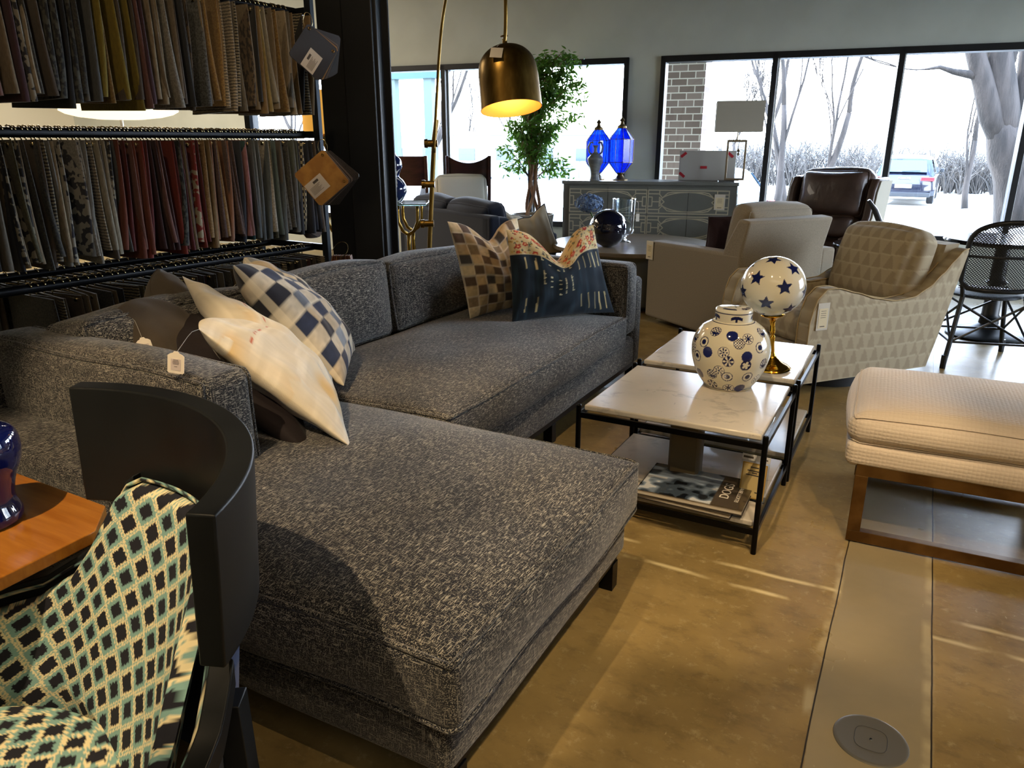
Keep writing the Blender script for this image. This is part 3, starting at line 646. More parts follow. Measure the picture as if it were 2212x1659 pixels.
# ================================================================ COFFEE TABLES
def marble_mat():
    t = NT('white_marble'); n = t.noise(2.6, (1, 1.5, 1), 8, .62); v = t.rng(t.math('ABSOLUTE', t.math('SUBTRACT', n, .5)), 0, .03, 1., 0.)
    b = t.mix(t.rng(t.noise(3, (1, 1, 1), 5), .35, .7), 'cfc8bb', 'bcb6ac'); b = t.mix(t.math('MULTIPLY', v, t.rng(t.noise(5), .45, .65, 0, .6)), b, '8f8d8c')
    b = t.mix(t.rng(t.noise(45, (1, .4, 1), 3), .68, .74, 0, .4), b, '8f8d8c')
    t.l(b, t.b.inputs['Base Color']); t.b.inputs['Roughness'].default_value = .16; return t.m
m_marble = marble_mat(); m_iron = M('blackened_iron', '0b0b0c', .35, .7)
def coffee(x0, x1, y0, y1, zt, label):
    B = Vector(((x0 + x1) / 2, (y0 + y1) / 2, 0)); t = thing('coffee_table', label, 'coffee table', B, 0, 'bunching marble coffee tables'); w, d = (x1 - x0) / 2, (y1 - y0) / 2
    q = MB(); q.box((-w + .016, -d + .016, zt - .024), (w - .016, d - .016, zt)); obj('marble_top', q, m_marble, t, smooth=40, bevel=.006, bseg=3)
    q = MB(); q.box((-w + .014, -d + .014, .10), (w - .014, d - .014, .122)); obj('marble_shelf', q, m_marble, t, smooth=40, bevel=.005, bseg=3)
    for sx in (-1, 1):
        for sy in (-1, 1):
            q = MB(); q.tube([(sx * w, sy * d, 0), (sx * w, sy * d, zt + .002)], .0105, 12); q.tube([(sx * w, sy * d, zt + .002), (sx * w, sy * d, zt + .006)], [.0105, .006], 12); obj('leg', q, m_iron, t, smooth=40)
    for z, nm in ((zt - .048, 'top_rail'), (.076, 'shelf_rail')):
        q = MB()
        for a in (-1, 1): q.box((-w, a * d - .006, z), (w, a * d + .006, z + .022)); q.box((a * w - .006, -d, z), (a * w + .006, d, z + .022))
        obj(nm, q, m_iron, t, smooth=0)
    return t
coffee(-1.082, -.37, 2.575, 3.235, .462, 'marble topped iron coffee table nearer the chaise, holding the lidded ginger jar')
coffee(-1.078, -.365, 3.285, 3.965, .468, 'marble topped iron coffee table farther from the chaise, holding the star globe')
# ginger jar
m_cer = M('glazed_ceramic', 'e2ddc8', .06, attr=True, coat=.6)
def jar_pat(u, v):                       # u angle 0..1, v arc length 0..1 (bottom to top)
    c = np.tile(A('e0d9c0'), (len(u), 1)); B = A('141c4e'); W = A('e6e0cc'); K = 3.05
    for y, w in ((.025, .006), (.05, .003), (.965, .005)): c = blend(c, (np.abs(v - y) < w), B)
    L0 = [(.40, .10), (.46, .095), (.315, .12), (.25, .16), (.325, .225), (.36, .27), (.405, .22), (.485, .22), (.42, .36), (.515, .345), (.39, .42), (.515, .41), (.30, .40), (.285, .49), (.255, .345), (.35, .60), (.435, .60), (.465, .54), (.505, .57), (.56, .50), (.565, .61), (.60, .36), (.585, .16), (.20, .44), (.205, .36), (.23, .27), (.62, .48)]
    XY = [(945, 770, 8), (1118, 795, 0), (1195, 865, 1), (1280, 820, 2), (1410, 780, 8), (835, 895, 7), (880, 990, 5), (1045, 965, 3), (1100, 1060, 6), (1285, 1000, 0), (1283, 1100, 4), (1408, 915, 7), (1462, 1105, 8), (775, 1065, 7), (742, 880, 8), (727, 985, 3), (1015, 1170, 3), (945, 1230, 8), (1103, 1240, 7), (1310, 1235, 7), (815, 1270, 5), (955, 1360, 6), (1125, 1385, 2), (1243, 1385, 5), (1400, 1290, 3)]
    L = []
    for X_, Y_, k_ in XY:
        zz = max(.01, min(.27, (1440 - Y_) / 745 * .284)); i_ = min(range(len(prof)), key=lambda i: abs(prof[i][1] - zz) + (9 if i < 2 else 0)); rr_ = prof[i_][0]
        sl = sum(math.dist(prof[i], prof[i + 1]) for i in range(i_)) / sum(math.dist(prof[i], prof[i + 1]) for i in range(len(prof) - 1)); L.append((.42 + math.asin(max(-.97, min(.97, (X_ - 1113) / (rr_ / .158 * 412)))) / (2 * PI), sl, k_))
    L += [(.66, .3), (.7, .55), (.74, .2), (.78, .42), (.83, .6), (.87, .3), (.92, .5), (.96, .2), (.02, .4), (.07, .58), (.11, .25), (.15, .5), (.18, .15)]
    for i, t3 in enumerate(L):
        x, y = t3[:2]; rl_ = np.interp(v, PV, PR); du = ((u - x + .5) % 1 - .5) * 2 * PI * rl_ / PL; dv = v - y; d = np.hypot(du, dv) / .067; th = np.arctan2(dv, du); k = t3[2] if len(t3) > 2 else i % 9; ins = d < 1
        if k in (0, 5): m = ins; c = blend(c, m, B * 1.6); continue
        if k == 1: f = (np.floor(du / .016) + np.floor(dv / .016)) % 2 == 0
        elif k == 2: f = d < .55 + .28 * np.cos(8 * th)
        elif k == 3: f = (d > .3) & (d < .75) & (np.cos(7 * th) > .1) | (d < .18)
        elif k == 4: f = ~((d < .75) & (d < .35 + .4 * np.abs(np.cos(2.5 * th))))
        elif k == 6: f = np.abs(np.sin(3 * th)) > .6
        elif k == 7: f = (d < .5) | (d > .85)
        else: f = (np.sin(du * 170) * np.sin(dv * 170) > .0) & (d < .95) | (dv < -.01) & (d < .7)
        c = blend(c, ins, W); c = blend(c, ins & f, B); c = blend(c, (np.abs(d - .96) < .05), B)
    return c
def painted_lathe(name, prof, seg, mat, fn, parent, loc=(0, 0, 0), ph=0., T=None):
    pr = [Vector((r, z, 0)) for r, z in prof]; ln = [0]
    for i in range(1, len(pr)): ln.append(ln[-1] + (pr[i] - pr[i - 1]).length)
    n = len(pr); vs = []; uv = []
    for k in range(seg + 1):
        g = 2 * PI * k / seg + ph
        for i, (r, z) in enumerate(prof): vs.append((r * math.cos(g), r * math.sin(g), z)); uv.append((k / seg, ln[i] / ln[-1]))
    if T: vs = [tuple(T @ Vector(v)) for v in vs]
    fs = [(k * n + i, (k + 1) * n + i, (k + 1) * n + i + 1, k * n + i + 1) for k in range(seg) for i in range(n - 1)]
    q = MB(); q.add(vs, fs); o = obj(name, q, mat, parent, smooth=60, loc=loc, fixn=False); UVS[o.name] = uv; paint(o, fn); return o
def spline(pts, n):
    P = [Vector((a, b, 0)) for a, b in pts]; P = [P[0] * 2 - P[1]] + P + [P[-1] * 2 - P[-2]]; out_ = []
    for i in range(1, len(P) - 2):
        for k in range(n):
            t = k / n; a, b_, c, d = P[i - 1], P[i], P[i + 1], P[i + 2]
            p = .5 * ((2 * b_) + (c - a) * t + (2 * a - 5 * b_ + 4 * c - d) * t * t + (3 * b_ - a - 3 * c + d) * t ** 3); out_.append((max(p.x, 0), p.y))
    out_.append((P[-2].x, P[-2].y)); return out_
jp = at(1571, 831, .462); jr = .158
jar = thing('ginger_jar', 'blue and white lidded ginger jar painted with round medallions on the nearer coffee table', 'jar', jp)
prof = spline([(.098, 0), (.104, .012), (.135, .06), (.156, .12), (.160, .17), (.150, .215), (.125, .255), (.09, .278), (.074, .284)], 20)
PL = sum(math.dist(prof[i], prof[i + 1]) for i in range(len(prof) - 1)); PR = np.array([p[0] for p in prof]); PV = np.cumsum([0] + [math.dist(prof[i], prof[i + 1]) for i in range(len(prof) - 1)]) / PL
painted_lathe('body', prof, 460, m_cer, jar_pat, jar, ph=math.atan2(-jp.y, -jp.x) - 2 * PI * .42)
q = MB(); q.lathe([(0, .001), (.1, .001), (.098, 0)], 40); obj('foot', q, M('unglazed_foot', 'b9a78c', .8), jar)
def lid_pat(u, v):
    c = np.tile(A('dcd8c6'), (len(u), 1)); B = A('141c4e'); c = blend(c, (np.abs(v - .02) < .02) | (np.abs(v - .34) < .012) | (np.abs(v - .40) < .006), B)
    w_ = np.cos(u * 2 * PI * 5); m = (np.abs(v - .24 + .05 * (1 - w_)) < .05) & (w_ > .0) | (w_ > .96) & (v > .1) & (v < .24); c = blend(c, m, B)
    return blend(c, (v > .5) & (vnoise(u * 9, v * 7, 8) > .62), B)
painted_lathe('lid', [(.073, .275), (.075, .279)] + [(.0752 + .0008 * i / 24, .279 + .046 * i / 24) for i in range(1, 24)] + [(.076, .325), (.074, .332)] + [(.07 - .0699 * i / 20, .3345 + .0085 * (i / 20) ** .6) for i in range(21)], 160, m_cer, lid_pat, jar, ph=-1.2)
# star globe on a brass candle stand
gp = at(1668, 797, .468); ct = thing('candle_stand', 'polished brass pedestal stand carrying the white star globe', 'candle holder', gp)
m_brass = M('polished_brass', 'c9962f', .14, 1.); m_agb = M('aged_brass', '9a7438', .32, 1., c2='7d5c2a', ns=12)
q = MB(); q.lathe(spline([(0, 0), (.075, 0), (.077, .006), (.068, .016), (.045, .03), (.03, .045), (.016, .06), (.010, .08)], 5) + spline([(.010, .08), (.0085, .12), (.0115, .15), (.008, .16), (.0125, .175), (.011, .21), (.02, .232), (.045, .246), (.052, .252)], 5) + [(.05, .256), (0, .25)], 48); obj('pedestal', q, m_brass, ct, smooth=50)
q = MB()
for k in range(5): q.lathe([(.070 - k * .0095, .008 + k * .0062), (.072 - k * .0095, .012 + k * .0062), (.069 - k * .0095, .015 + k * .0062)], 48)
obj('beaded_ring', q, m_brass, ct)
def stars(u, v):
    c = np.tile(A('d9d4c0'), (len(u), 1)); th, ph = u * 2 * PI, (v - .5) * PI; P = np.stack([np.cos(ph) * np.cos(th), np.cos(ph) * np.sin(th), np.sin(ph)], 1)
    g = np.random.RandomState(3); pts = []
    N = 20
    for i in range(N):
        z = 1 - 2 * (i + .5) / N; a = i * 2.39996 + .5; pts.append((math.sqrt(1 - z * z) * math.cos(a), math.sqrt(1 - z * z) * math.sin(a), z, g.uniform(0, 6)))
    for x, y, z, r in pts:
        n = np.array([x, y, z]); t = np.cross(n, [0, 0, 1.]); t /= np.linalg.norm(t) + 1e-9; b_ = np.cross(n, t); a, b2 = P @ t, P @ b_; d = np.hypot(a, b2); an = (np.arctan2(b2, a) + r) % (2 * PI / 5) - PI / 5
        rr = .185 * .42 / np.maximum(.2, np.cos(np.abs(np.abs(an) - PI / 5) * 0 + 0)) ; edge = .27 * .46 * .58779 / np.maximum(1e-3, (np.sin(PI / 5 - np.abs(an)) * (1) + .46 * np.sin(np.abs(an))))
        m = (P @ n > .5) & (d < edge); c = blend(c, m, A('141c4e'))
    return c
pr = [(max(.0001, .138 * math.cos(t)), .252 + .128 + .130 * math.sin(t)) for t in [(-.5 + i / 130) * PI for i in range(131)]]
gl = bpy.data.objects.new('star_globe', None); COL.objects.link(gl); gl.location = gp; tag(gl, 'white glazed ceramic ball dotted with navy stars, resting on the brass stand', 'ornament')
painted_lathe('ball', pr, 300, m_cer, stars, gl, ph=-1.9)
for o_ in (ct, gl): o_.rotation_mode = 'QUATERNION'; o_.rotation_quaternion = Matrix.Rotation(R(-5.5), 3, C(0, 1)).to_quaternion()
# lower shelf: books, vase, sign, dish
def book(name, label, c, w, d, h, rz, cov, mat_c, z0, fn=None):
    B = Vector((c.x, c.y, z0)); t = thing(name, label, 'book', B, rz)
    q = MB(); q.box((-w / 2 + .004, -d / 2 + .004, .003), (w / 2 - .004, d / 2 - .004, h - .003)); obj('pages', q, M('page_edges', 'c9bfae', .9), t, smooth=0)
    q = MB(); q.box((-w / 2, -d / 2, 0), (w / 2, d / 2, .003)); q.box((-w / 2, -d / 2, 0), (-w / 2 + .004, d / 2, h)); obj('back_cover', q, mat_c, t, smooth=0)
    nx = 90; vs = []; uv = []
    for zz in (h - .003, h):
        for j in range(nx + 1):
            for i in range(nx + 1): vs.append((-w / 2 + w * i / nx, -d / 2 + d * j / nx, zz)); uv.append((i / nx, j / nx))
    N = (nx + 1) ** 2; fs = []
    for j in range(nx):
        for i in range(nx): k = j * (nx + 1) + i; fs.append((k + N, k + 1 + N, k + nx + 2 + N, k + nx + 1 + N)); fs.append((k, k + nx + 1, k + nx + 2, k + 1))
    ring = [i for i in range(nx)] + [i * (nx + 1) + nx for i in range(nx)] + [nx * (nx + 1) + i for i in range(nx, 0, -1)] + [i * (nx + 1) for i in range(nx, 0, -1)]
    for a, b_ in zip(ring, ring[1:] + ring[:1]): fs.append((a, b_, b_ + N, a + N))
    q = MB(); q.add(vs, fs); f = obj('front_cover', q, M('glossy_cover', 'ffffff', .12, attr=True, coat=.5), t, smooth=0, fixn=False); UVS[f.name] = uv; paint(f, fn); return t, f
def dogcover(u, v):
    c = np.tile(A('3a4654'), (len(u), 1)); n = vnoise(u * 5, v * 6, 1) * .6 + vnoise(u * 13, v * 11, 2) * .4
    c = blend(c, (n - .42) * 6, A('8fa0b5')); c = blend(c, ((n > .6) & (v < .55)) * 1., A('c9cfd6')); c = blend(c, ((n < .3)), A('10151c'))
    return blend(c, (u > .70), A('4b4238'))
bk = at(1490, 1062, .13)
bk1, _ = book('coffee_table_book', 'lower picture book, mostly hidden beneath the dog photography book', bk + Vector((.01, -.004, 0)), .37, .27, .018, R(-2), None, M('dark_cover', '2a2522', .4), .1225, lambda u, v: np.tile(A('39342f'), (len(u), 1)))
bk2, f = book('coffee_table_book', 'photography book lettered DOGS lying on top on the nearer table shelf', bk + Vector((.025, .0, 0)), .405, .275, .024, R(1), None, M('dark_cover_b', '3a332c', .4), .1410, dogcover)
m_lw = M('pale_lettering', 'd9d4c8', .6)
text('title', 'DOGS', .05, m_lw, f, (.12, .0, .0243), (0, 0, R(90)), .0003); text('subtitle', "ELLIOTT ERWITT'S", .021, m_lw, f, (.168, .005, .0243), (0, 0, R(90)), .0003)
vp = at(1550, 1000, .13); vp = Vector((-.66, 2.82, .1225))
q = MB(); q.box((-.062, -.05, 0), (.062, .05, .26)); q = MB(); sq = [(-.062, -.045), (-.05, -.058), (.05, -.058), (.062, -.045), (.062, .045), (.05, .058), (-.05, .058), (-.062, .045)]
rings = [[Vector((x * s_, y * s_, z)) for x, y in sq] for z, s_ in ((0, .93), (.012, 1), (.29, 1.0), (.295, .97), (.29, .9), (.02, .9))]; q.loft(rings)
t = thing('square_vase', 'matt olive taupe square vase standing behind the dog book', 'vase', Vector((-.715, 2.85, .1225)), R(4)); obj('body', q, M('olive_taupe_glaze', '5c503a', .6), t, smooth=40)
ht = thing('sign_holder', 'clear acrylic sign holder with a gold bordered price card beside the table leg', 'sign', Vector((-.428, 2.755, .1225)), R(-4))
m_acr = M('clear_acrylic', 'e8eef2', .04, trans=1, ior=1.3); m_gold = M('gold_card', 'b39249', .5); m_pcard = M('price_card', 'd3bd84', .7)
T = Matrix.Rotation(R(-10), 4, 'X')
q = MB(); q.box((-.053, -.002, .0), (.053, .001, .185), T=T); q.box((-.053, .0, 0), (.053, .05, .003)); obj('acrylic_stand', q, m_acr, ht, smooth=0)
q = MB(); q.box((-.047, -.0042, .01), (.047, -.0024, .15), T=T); cd = obj('price_card', q, m_gold, ht, smooth=0)
q = MB(); q.box((-.042, -.0052, .015), (.042, -.004, .145), T=T); cd2 = obj('card_field', q, m_pcard, cd, smooth=0)
q = MB()
for z, a, b_ in ((.131, -.016, .016), (.117, -.026, .024), (.109, -.008, .012), (.100, -.03, .03), (.03, -.022, -.006), (.034, .012, .024), (.027, -.02, -.008)): q.box((a, -.0058, z), (b_, -.005, z + .0045), T=T)
obj('printed_lines', q, m_ink, cd2, smooth=0)
q = MB(); q.box((-.053, -.0035, .158), (.053, -.002, .182), T=T); hs = obj('header_strip', q, M('white_strip', 'd9dbe0', .6), ht, smooth=0)
q = MB(); q.box((-.048, -.0042, .166), (-.01, -.0035, .174), T=T); obj('printed_line', q, m_ink, hs, smooth=0)
q = MB(); q.box((.022, -.0042, .167), (.045, -.0035, .172), T=T); obj('printed_line', q, m_ink, hs, smooth=0)
m_chr = M('polished_silver', 'd5d7da', .06, 1.)
dp = Vector((-.62, 3.50, .1225)); dt = thing('silver_bowl', 'polished silver ribbon bowl on the lower shelf of the farther coffee table', 'bowl', dp)
q = MB(); q.lathe(spline([(.0, .0), (.05, .0), (.055, .006), (.03, .015), (.06, .035), (.11, .05), (.14, .075), (.145, .082), (.138, .078), (.1, .055), (.0, .03)], 5), 40); obj('bowl', q, m_chr, dt, smooth=60)
q = MB()
for k in range(3): a = k * 1.05; q.tube([(.14 * math.cos(t) * (1 - .15 * k), .1 * math.sin(t), .09 + .07 * math.sin(t + a) + .02 * k) for t in [i / 36 * 2 * PI for i in range(36)]], .008, 8, closed=True, sq=.4)
obj('ribbon_loops', q, m_chr, dt, smooth=180)

# ================================================================ OTTOMAN
def otto_mat():
    t = NT('ivory_matelasse'); wv = t.n('ShaderNodeTexVoronoi'); t.l(t.co((1, 1, 1)), wv.inputs['Vector']); wv.inputs['Scale'].default_value = 75; wv.inputs['Randomness'].default_value = .15
    t.b.inputs['Base Color'].default_value = c4('cdbfae'); t.b.inputs['Roughness'].default_value = .9; t.b.inputs['Sheen Weight'].default_value = .3
    t.bump(t.math('SUBTRACT', 1, wv.outputs['Distance']), .55, .006); return t.m
m_ot = otto_mat(); m_brz = M('antique_bronze', '7a5c34', .38, .85, c2='5f4424', ns=8)
OB = Vector((.26, 3.19, 0)); ot = thing('ottoman', 'ivory quilted ottoman on an antique bronze open box frame', 'ottoman', OB, R(2))
cushion('seat_cushion', ot, m_ot, (0, .0, .452), (.80, .70, .125), r=.055, crown=(.02, .015, .03), wob=.003, seed=3, pipe=.002, n=30)
q, _ = cushion_mb(.79, .69, .10, r=.03, crown=(.01, .01, .0), wob=.002); q.move(Matrix.Translation((0, 0, .355))); obj('upholstered_base', q, m_ot, ot, smooth=60)
q = MB(); q.box((-.33, -.34, .32), (.33, .34, .335)); obj('under_panel', q, m_dark, ot, smooth=0)
for sy in (-1, 1):
    q = MB(); y0, y1 = (-.342, -.305) if sy < 0 else (.305, .342); x = .352; w = .045
    q.box((-x, y0, .275), (x, y1, .325)); q.box((-x, y0, .006), (x, y1, .05)); q.box((-x, y0, .05), (-x + w, y1, .275)); q.box((x - w, y0, .05), (x, y1, .275)); fr = obj('side_frame', q, m_brz, ot, smooth=0, bevel=.002)
    for sx in (-1, 1): q = MB(); q.tube([(sx * .32, (y0 + y1) / 2, 0), (sx * .32, (y0 + y1) / 2, .008)], .012, 10); obj('glide', q, m_dark, fr)
# floor outlet cover
dc = Vector((.078, 1.785, 0)); fo = thing('floor_outlet_cover', 'round brushed metal outlet cover set flush in the concrete floor strip', 'outlet cover', dc)
m_alu = M('brushed_aluminium', '8d8a83', .38, .7); 
q = MB(); q.lathe([(0, .003), (.079, .003), (.084, .0035), (.088, .002), (.089, 0)], 64); obj('plate', q, m_alu, fo, smooth=30)
q = MB(); lid = [(.038 * (abs(math.cos(t)) ** .6) * (1 if math.cos(t) > 0 else -1), .042 * (abs(math.sin(t)) ** .6) * (1 if math.sin(t) > 0 else -1), .0034) for t in [i / 48 * 2 * PI for i in range(48)]]; q.tube(lid, .0007, 4, closed=True); obj('lid_seam', q, m_dark, fo)
q = MB(); q.lathe([(0, .0048), (.003, .0048), (.004, .003)], 16); obj('screw', q, m_chr, fo)
# ================================================================ FOREGROUND CHAIR, TABLE, VASE
kc = C(-.966, 1.013); KB = math.atan2(.655, .755) + HEAD                       # centre of the curved back and its facing-out direction
ch = thing('klismos_chair', 'dark grey curved back chair with ikat patterned seat back, nearest to the viewer', 'chair', kc)
m_dkw = M('charcoal_lacquer', '181a1b', .42, c2='131516', ns=6, spec=.4); m_bvel = M('blue_velvet', '12305e', .8, sheen=.15, bump=.3, bs=250)
def ikat(u, v):
    """u across, v up, metres"""
    x = u / .034; y = v / .038
    y = y + .10 * (np.abs(((x * 6.0) % 1) - .5) * 2 - .5) * np.sign(np.sin(x * 11)) ; x = x + .06 * (np.floor(((y * 5) % 1) * 2) - .5)
    a, b = (x + y) / 1, (x - y) / 1
    fa, fb = np.abs(((a * .5) % 1) - .5) * 2, np.abs(((b * .5) % 1) - .5) * 2      # 1 on the lattice centre
    ia, ib = np.floor(a * .5), np.floor(b * .5)
    e = np.minimum(1 - fa, 1 - fb)
    kind = (ia + ib) % 2 == 0
    c = np.tile(A('7fa6a0'), (len(u), 1)); c = blend(c, (np.maximum(fa, fb) > .93), A('e5d9ae'))
    w = vnoise(x * 8, y * 3, 4) * .10
    c = blend(c, kind & (np.maximum(fa, fb) < .84) , A('e5d9ae')); c = blend(c, np.maximum(fa, fb) < np.where(kind, .72, .62) - w, A('191a24')); return c
def chair_h(th):
    a = abs(math.degrees(th)); P = [(0, .78), (26, .775), (32, .75), (40, .64), (48, .56), (60, .50), (75, .48), (120, .47)]
    for (a0, h0), (a1, h1) in zip(P, P[1:]):
        if a <= a1: t = (a - a0) / (a1 - a0); return h0 + (h1 - h0) * t
    return .47
def kp(r, th, z): return (r * math.cos(KB + th), r * math.sin(KB + th), z)
# crest rail
q = MB(); rings = []
for i in range(41):
    th = R(-48 + i * 95 / 40); zb = .69
    rings.append([Vector(kp(.494, th, zb)), Vector(kp(.536, th, zb)), Vector(kp(.553, th, .95)), Vector(kp(.507, th, .95))])
q.loft(rings); obj('crest_rail', q, m_dkw, ch, smooth=35, bevel=.004, bseg=3)
# upholstered inside back
def shell(name, mat, r0, r1, t0, t1, zlo, off=0., fn=None, nu=240, nv=120, thick=.02, ztrim=0.):
    vs = []; uv = []
    for s_ in (0, 1):
        for j in range(nv + 1):
            for i in range(nu + 1):
                th = R(t0 + (t1 - t0) * i / nu); h = chair_h(th) - ztrim; z = zlo + (h - zlo) * j / nv; f = max(0, (z - .30) / .48); rz = r0 + (.405 + off - r0) * min(1, abs(th) / R(55)) ** 2; rr = rz + (r1 - rz) * max(0, f) ** .9
                e = min(1, (nv - j) / 6, i / 6 + .0, (nu - i) / 6); rr -= (0 if not s_ else thick) * (math.sqrt(max(0, 1 - (1 - e) ** 2)) if s_ else 1); vs.append(kp(rr, th, z)); uv.append((R(t0 + (t1 - t0) * i / nu) * .42 * (.72 + .28 * f), z))
    for s_ in (0, 1):
        for j in range(nv + 1):
            b0_ = s_ * (nu + 1) * (nv + 1) + j * (nu + 1); acc = [0.]
            for i in range(nu): p_, q_ = vs[b0_ + i], vs[b0_ + i + 1]; acc.append(acc[-1] + math.hypot(p_[0] - q_[0], p_[1] - q_[1]))
            m0 = acc[int(nu * .4)]
            for i in range(nu + 1): uv[b0_ + i] = ((acc[i] - m0) * .85, uv[b0_ + i][1] * 1.1)
    N = (nu + 1) * (nv + 1); fs = []
    for j in range(nv):
        for i in range(nu): k = j * (nu + 1) + i; fs += [(k, k + 1, k + nu + 2, k + nu + 1), (k + N, k + N + nu + 1, k + N + nu + 2, k + N + 1)]
    for i in range(nu): fs.append((nv * (nu + 1) + i, nv * (nu + 1) + i + 1, nv * (nu + 1) + i + 1 + N, nv * (nu + 1) + i + N)); fs.append((i, i + N, i + 1 + N, i + 1))
    for j in range(nv): fs.append((j * (nu + 1), (j + 1) * (nu + 1), (j + 1) * (nu + 1) + N, j * (nu + 1) + N)); fs.append((j * (nu + 1) + nu, j * (nu + 1) + nu + N, (j + 1) * (nu + 1) + nu + N, (j + 1) * (nu + 1) + nu))
    q = MB(); q.add(vs, fs); o = obj(name, q, mat, ch, smooth=60)
    if fn: UVS[o.name] = uv; paint(o, fn)
    return o
m_ikat = M('ikat_cotton', 'ffffff', .9, attr=True, bump=.15, bs=700, bd=.0008)
shell('inside_back', m_ikat, .28, .484, -80, 88, .15, fn=ikat, thick=.035, ztrim=.012, nu=520, nv=300)
shell('outside_back', m_bvel, .455, .512, -60, 60, .12, off=.05, nu=60, nv=30, thick=.012, ztrim=.03)
q = MB(); wl = [Vector(kp(.470, R(-78 + 164 * i / 90), chair_h(R(-78 + 164 * i / 90)) - .004)) for i in range(91)]; q.tube(wl, .0045, 6)
pp = obj('welt', q, m_ikat, ch, smooth=180); UVS[pp.name] = [(v[0] * 3, v[1] * 3 + v[2]) for v in q.v]; paint(pp, lambda u, v: ikat(u, v))
# side stiles sweeping down into the seat rail
for sg in (-1, 1):
    q = MB(); rings = []
    for i in range(31):
        th = R(sg * (30 + i * 80 / 30) if sg > 0 else -(40 + i * 60 / 30)); h = chair_h(th) + .012; w = .05; rr = .485
        rings.append([Vector(kp(rr - .012, th, h - w)), Vector(kp(rr + .028, th, h - w)), Vector(kp(rr + .03, th, h)), Vector(kp(rr - .01, th, h))])
    q.loft(rings); obj('side_rail', q, m_dkw, ch, smooth=40, bevel=.003)
    for a_, dz in ((38, 1), (100, -1)):
        q = MB(); th = R(sg * a_); q.loft([[Vector(kp(r_ + dx, th + dy / .45, z)) for dx, dy in ((-.018, -.022), (.022, -.022), (.022, .022), (-.018, .022))] for z, r_ in ((0, .60), (.12, .54), (.25, .505), (.40, .495), (.56 if dz > 0 else .45, .492))]); obj('leg', q, m_dkw, ch, smooth=40, bevel=.002)
cs = MB(); vs = []; uv = []; nu, nv = 260, 130
for j in range(nv + 1):
    for i in range(nu):
        g = 2 * PI * i / nu; r_ = .365 * min(1, j / (nv * .93)); z = .30 + .03 * (1 - (j / nv) ** 2) - (0.0 if j < nv * .93 else .014 * (j - nv * .93)); sx_, sy_ = -.10 * math.cos(KB), -.10 * math.sin(KB)
        vs.append((r_ * math.cos(g) + sx_, r_ * math.sin(g) + sy_, z)); uv.append((r_ * math.cos(g), r_ * math.sin(g)))
cs.add(vs, [(j * nu + i, j * nu + (i + 1) % nu, (j + 1) * nu + (i + 1) % nu, (j + 1) * nu + i) for j in range(nv) for i in range(nu)])
so = obj('seat', cs, m_ikat, ch, smooth=60); UVS[so.name] = uv; paint(so, ikat)
# cherry side table with clipped corners
def wood(name, c1, c2, rough=.3, sc=(1.2, 14, 8)):
    t = NT(name); n = t.noise(3, sc, 6, .6); b_ = t.mix(t.rng(n, .35, .65), c1, c2); b_ = t.mix(t.rng(t.noise(40, (.15, 3, 1), 3), .55, .7, 0, .3), b_, c1)
    t.l(b_, t.b.inputs['Base Color']); t.b.inputs['Roughness'].default_value = rough; return t.m
m_cherry = wood('cherry_wood', '9c5c18', 'b5762c')
tc_ = C(-1.30, 1.50); T_ = .6
pts = [at(-150, 960, T_), at(38, 1022, T_), at(228, 1092, T_), at(206, 1146, T_), at(0, 1248, T_), at(-260, 1360, T_), at(-420, 1100, T_)]
tb = thing('side_table', 'warm cherry wood side table with clipped corners behind the dark curved chair', 'side table', Vector((tc_.x, tc_.y, 0)))
ob_ = Vector((tc_.x, tc_.y, 0)); q = MB(); q.prism([((p - ob_).x, (p - ob_).y) for p in pts], 2, T_ - .03, T_); obj('table_top', q, m_cherry, tb, smooth=0, bevel=.003, bseg=3)
q = MB(); q.box((-.05, -.05, .02), (.05, .05, T_ - .03)); q.box((-.2, -.2, 0), (.2, .2, .03)); obj('pedestal', q, m_dkw, tb, smooth=0, bevel=.005)
vb = at(-36, 1130, T_); m_cob = M('cobalt_glaze', '060b3a', .05, coat=1., c2='0a1550', ns=3)
vz = thing('cobalt_vase', 'glossy cobalt blue vase on the cherry side table at the frame edge', 'vase', vb)
q = MB(); q.lathe(spline([(0, 0), (.07, 0), (.085, .02), (.075, .06), (.085, .11), (.102, .15), (.106, .19), (.092, .225), (.04, .235), (.035, .23), (.03, .2), (0, .19)], 6), 48); obj('body', q, m_cob, vz, smooth=60)

# ================================================================ FABRIC SAMPLE RACK
rA = C(-1.248, 4.588); rd = (C(-.543, -.84)).normalized(); rp = Vector((-rd.y, rd.x, 0))     # rd runs towards the viewer, rp across
if rp.dot(C(.84, -.543)) < 0: rp = -rp
m_rack = M('black_rack_steel', '101114', .4, .6); m_post = M('dark_steel_post', '2b3036', .35, .7); m_wire = M('hanger_wire', 'cdbb90', .25, 1)
rk = thing('sample_rack', 'black steel rack with tiered rails holding hanging upholstery fabric samples', 'rack', rA)
ang = math.atan2(rd.y, rd.x)
def rl(t, p, z): return rd * t + rp * p + Vector((0, 0, z))
Zr = (2.137, 1.486, .836)
def bar(q, a, b_, w, h):
    d = (b_ - a).normalized(); n = Vector((0, 0, 1)).cross(d); n = n.normalized() if n.length > .1 else Vector((1, 0, 0)); u = d.cross(n)
    q.hexa([a - n * w - u * h, a + n * w - u * h, b_ + n * w - u * h, b_ - n * w - u * h, a - n * w + u * h, a + n * w + u * h, b_ + n * w + u * h, b_ - n * w + u * h])
for z in Zr:
    q = MB(); q.tube([rl(-.05, 0, z), rl(2.6, 0, z)], .022, 12); obj('hanging_rail', q, m_rack, rk)
q = MB(); q.tube([rl(-.05, -.39, Zr[2]), rl(2.6, -.39, Zr[2])], .022, 12); obj('hanging_rail', q, m_rack, rk)
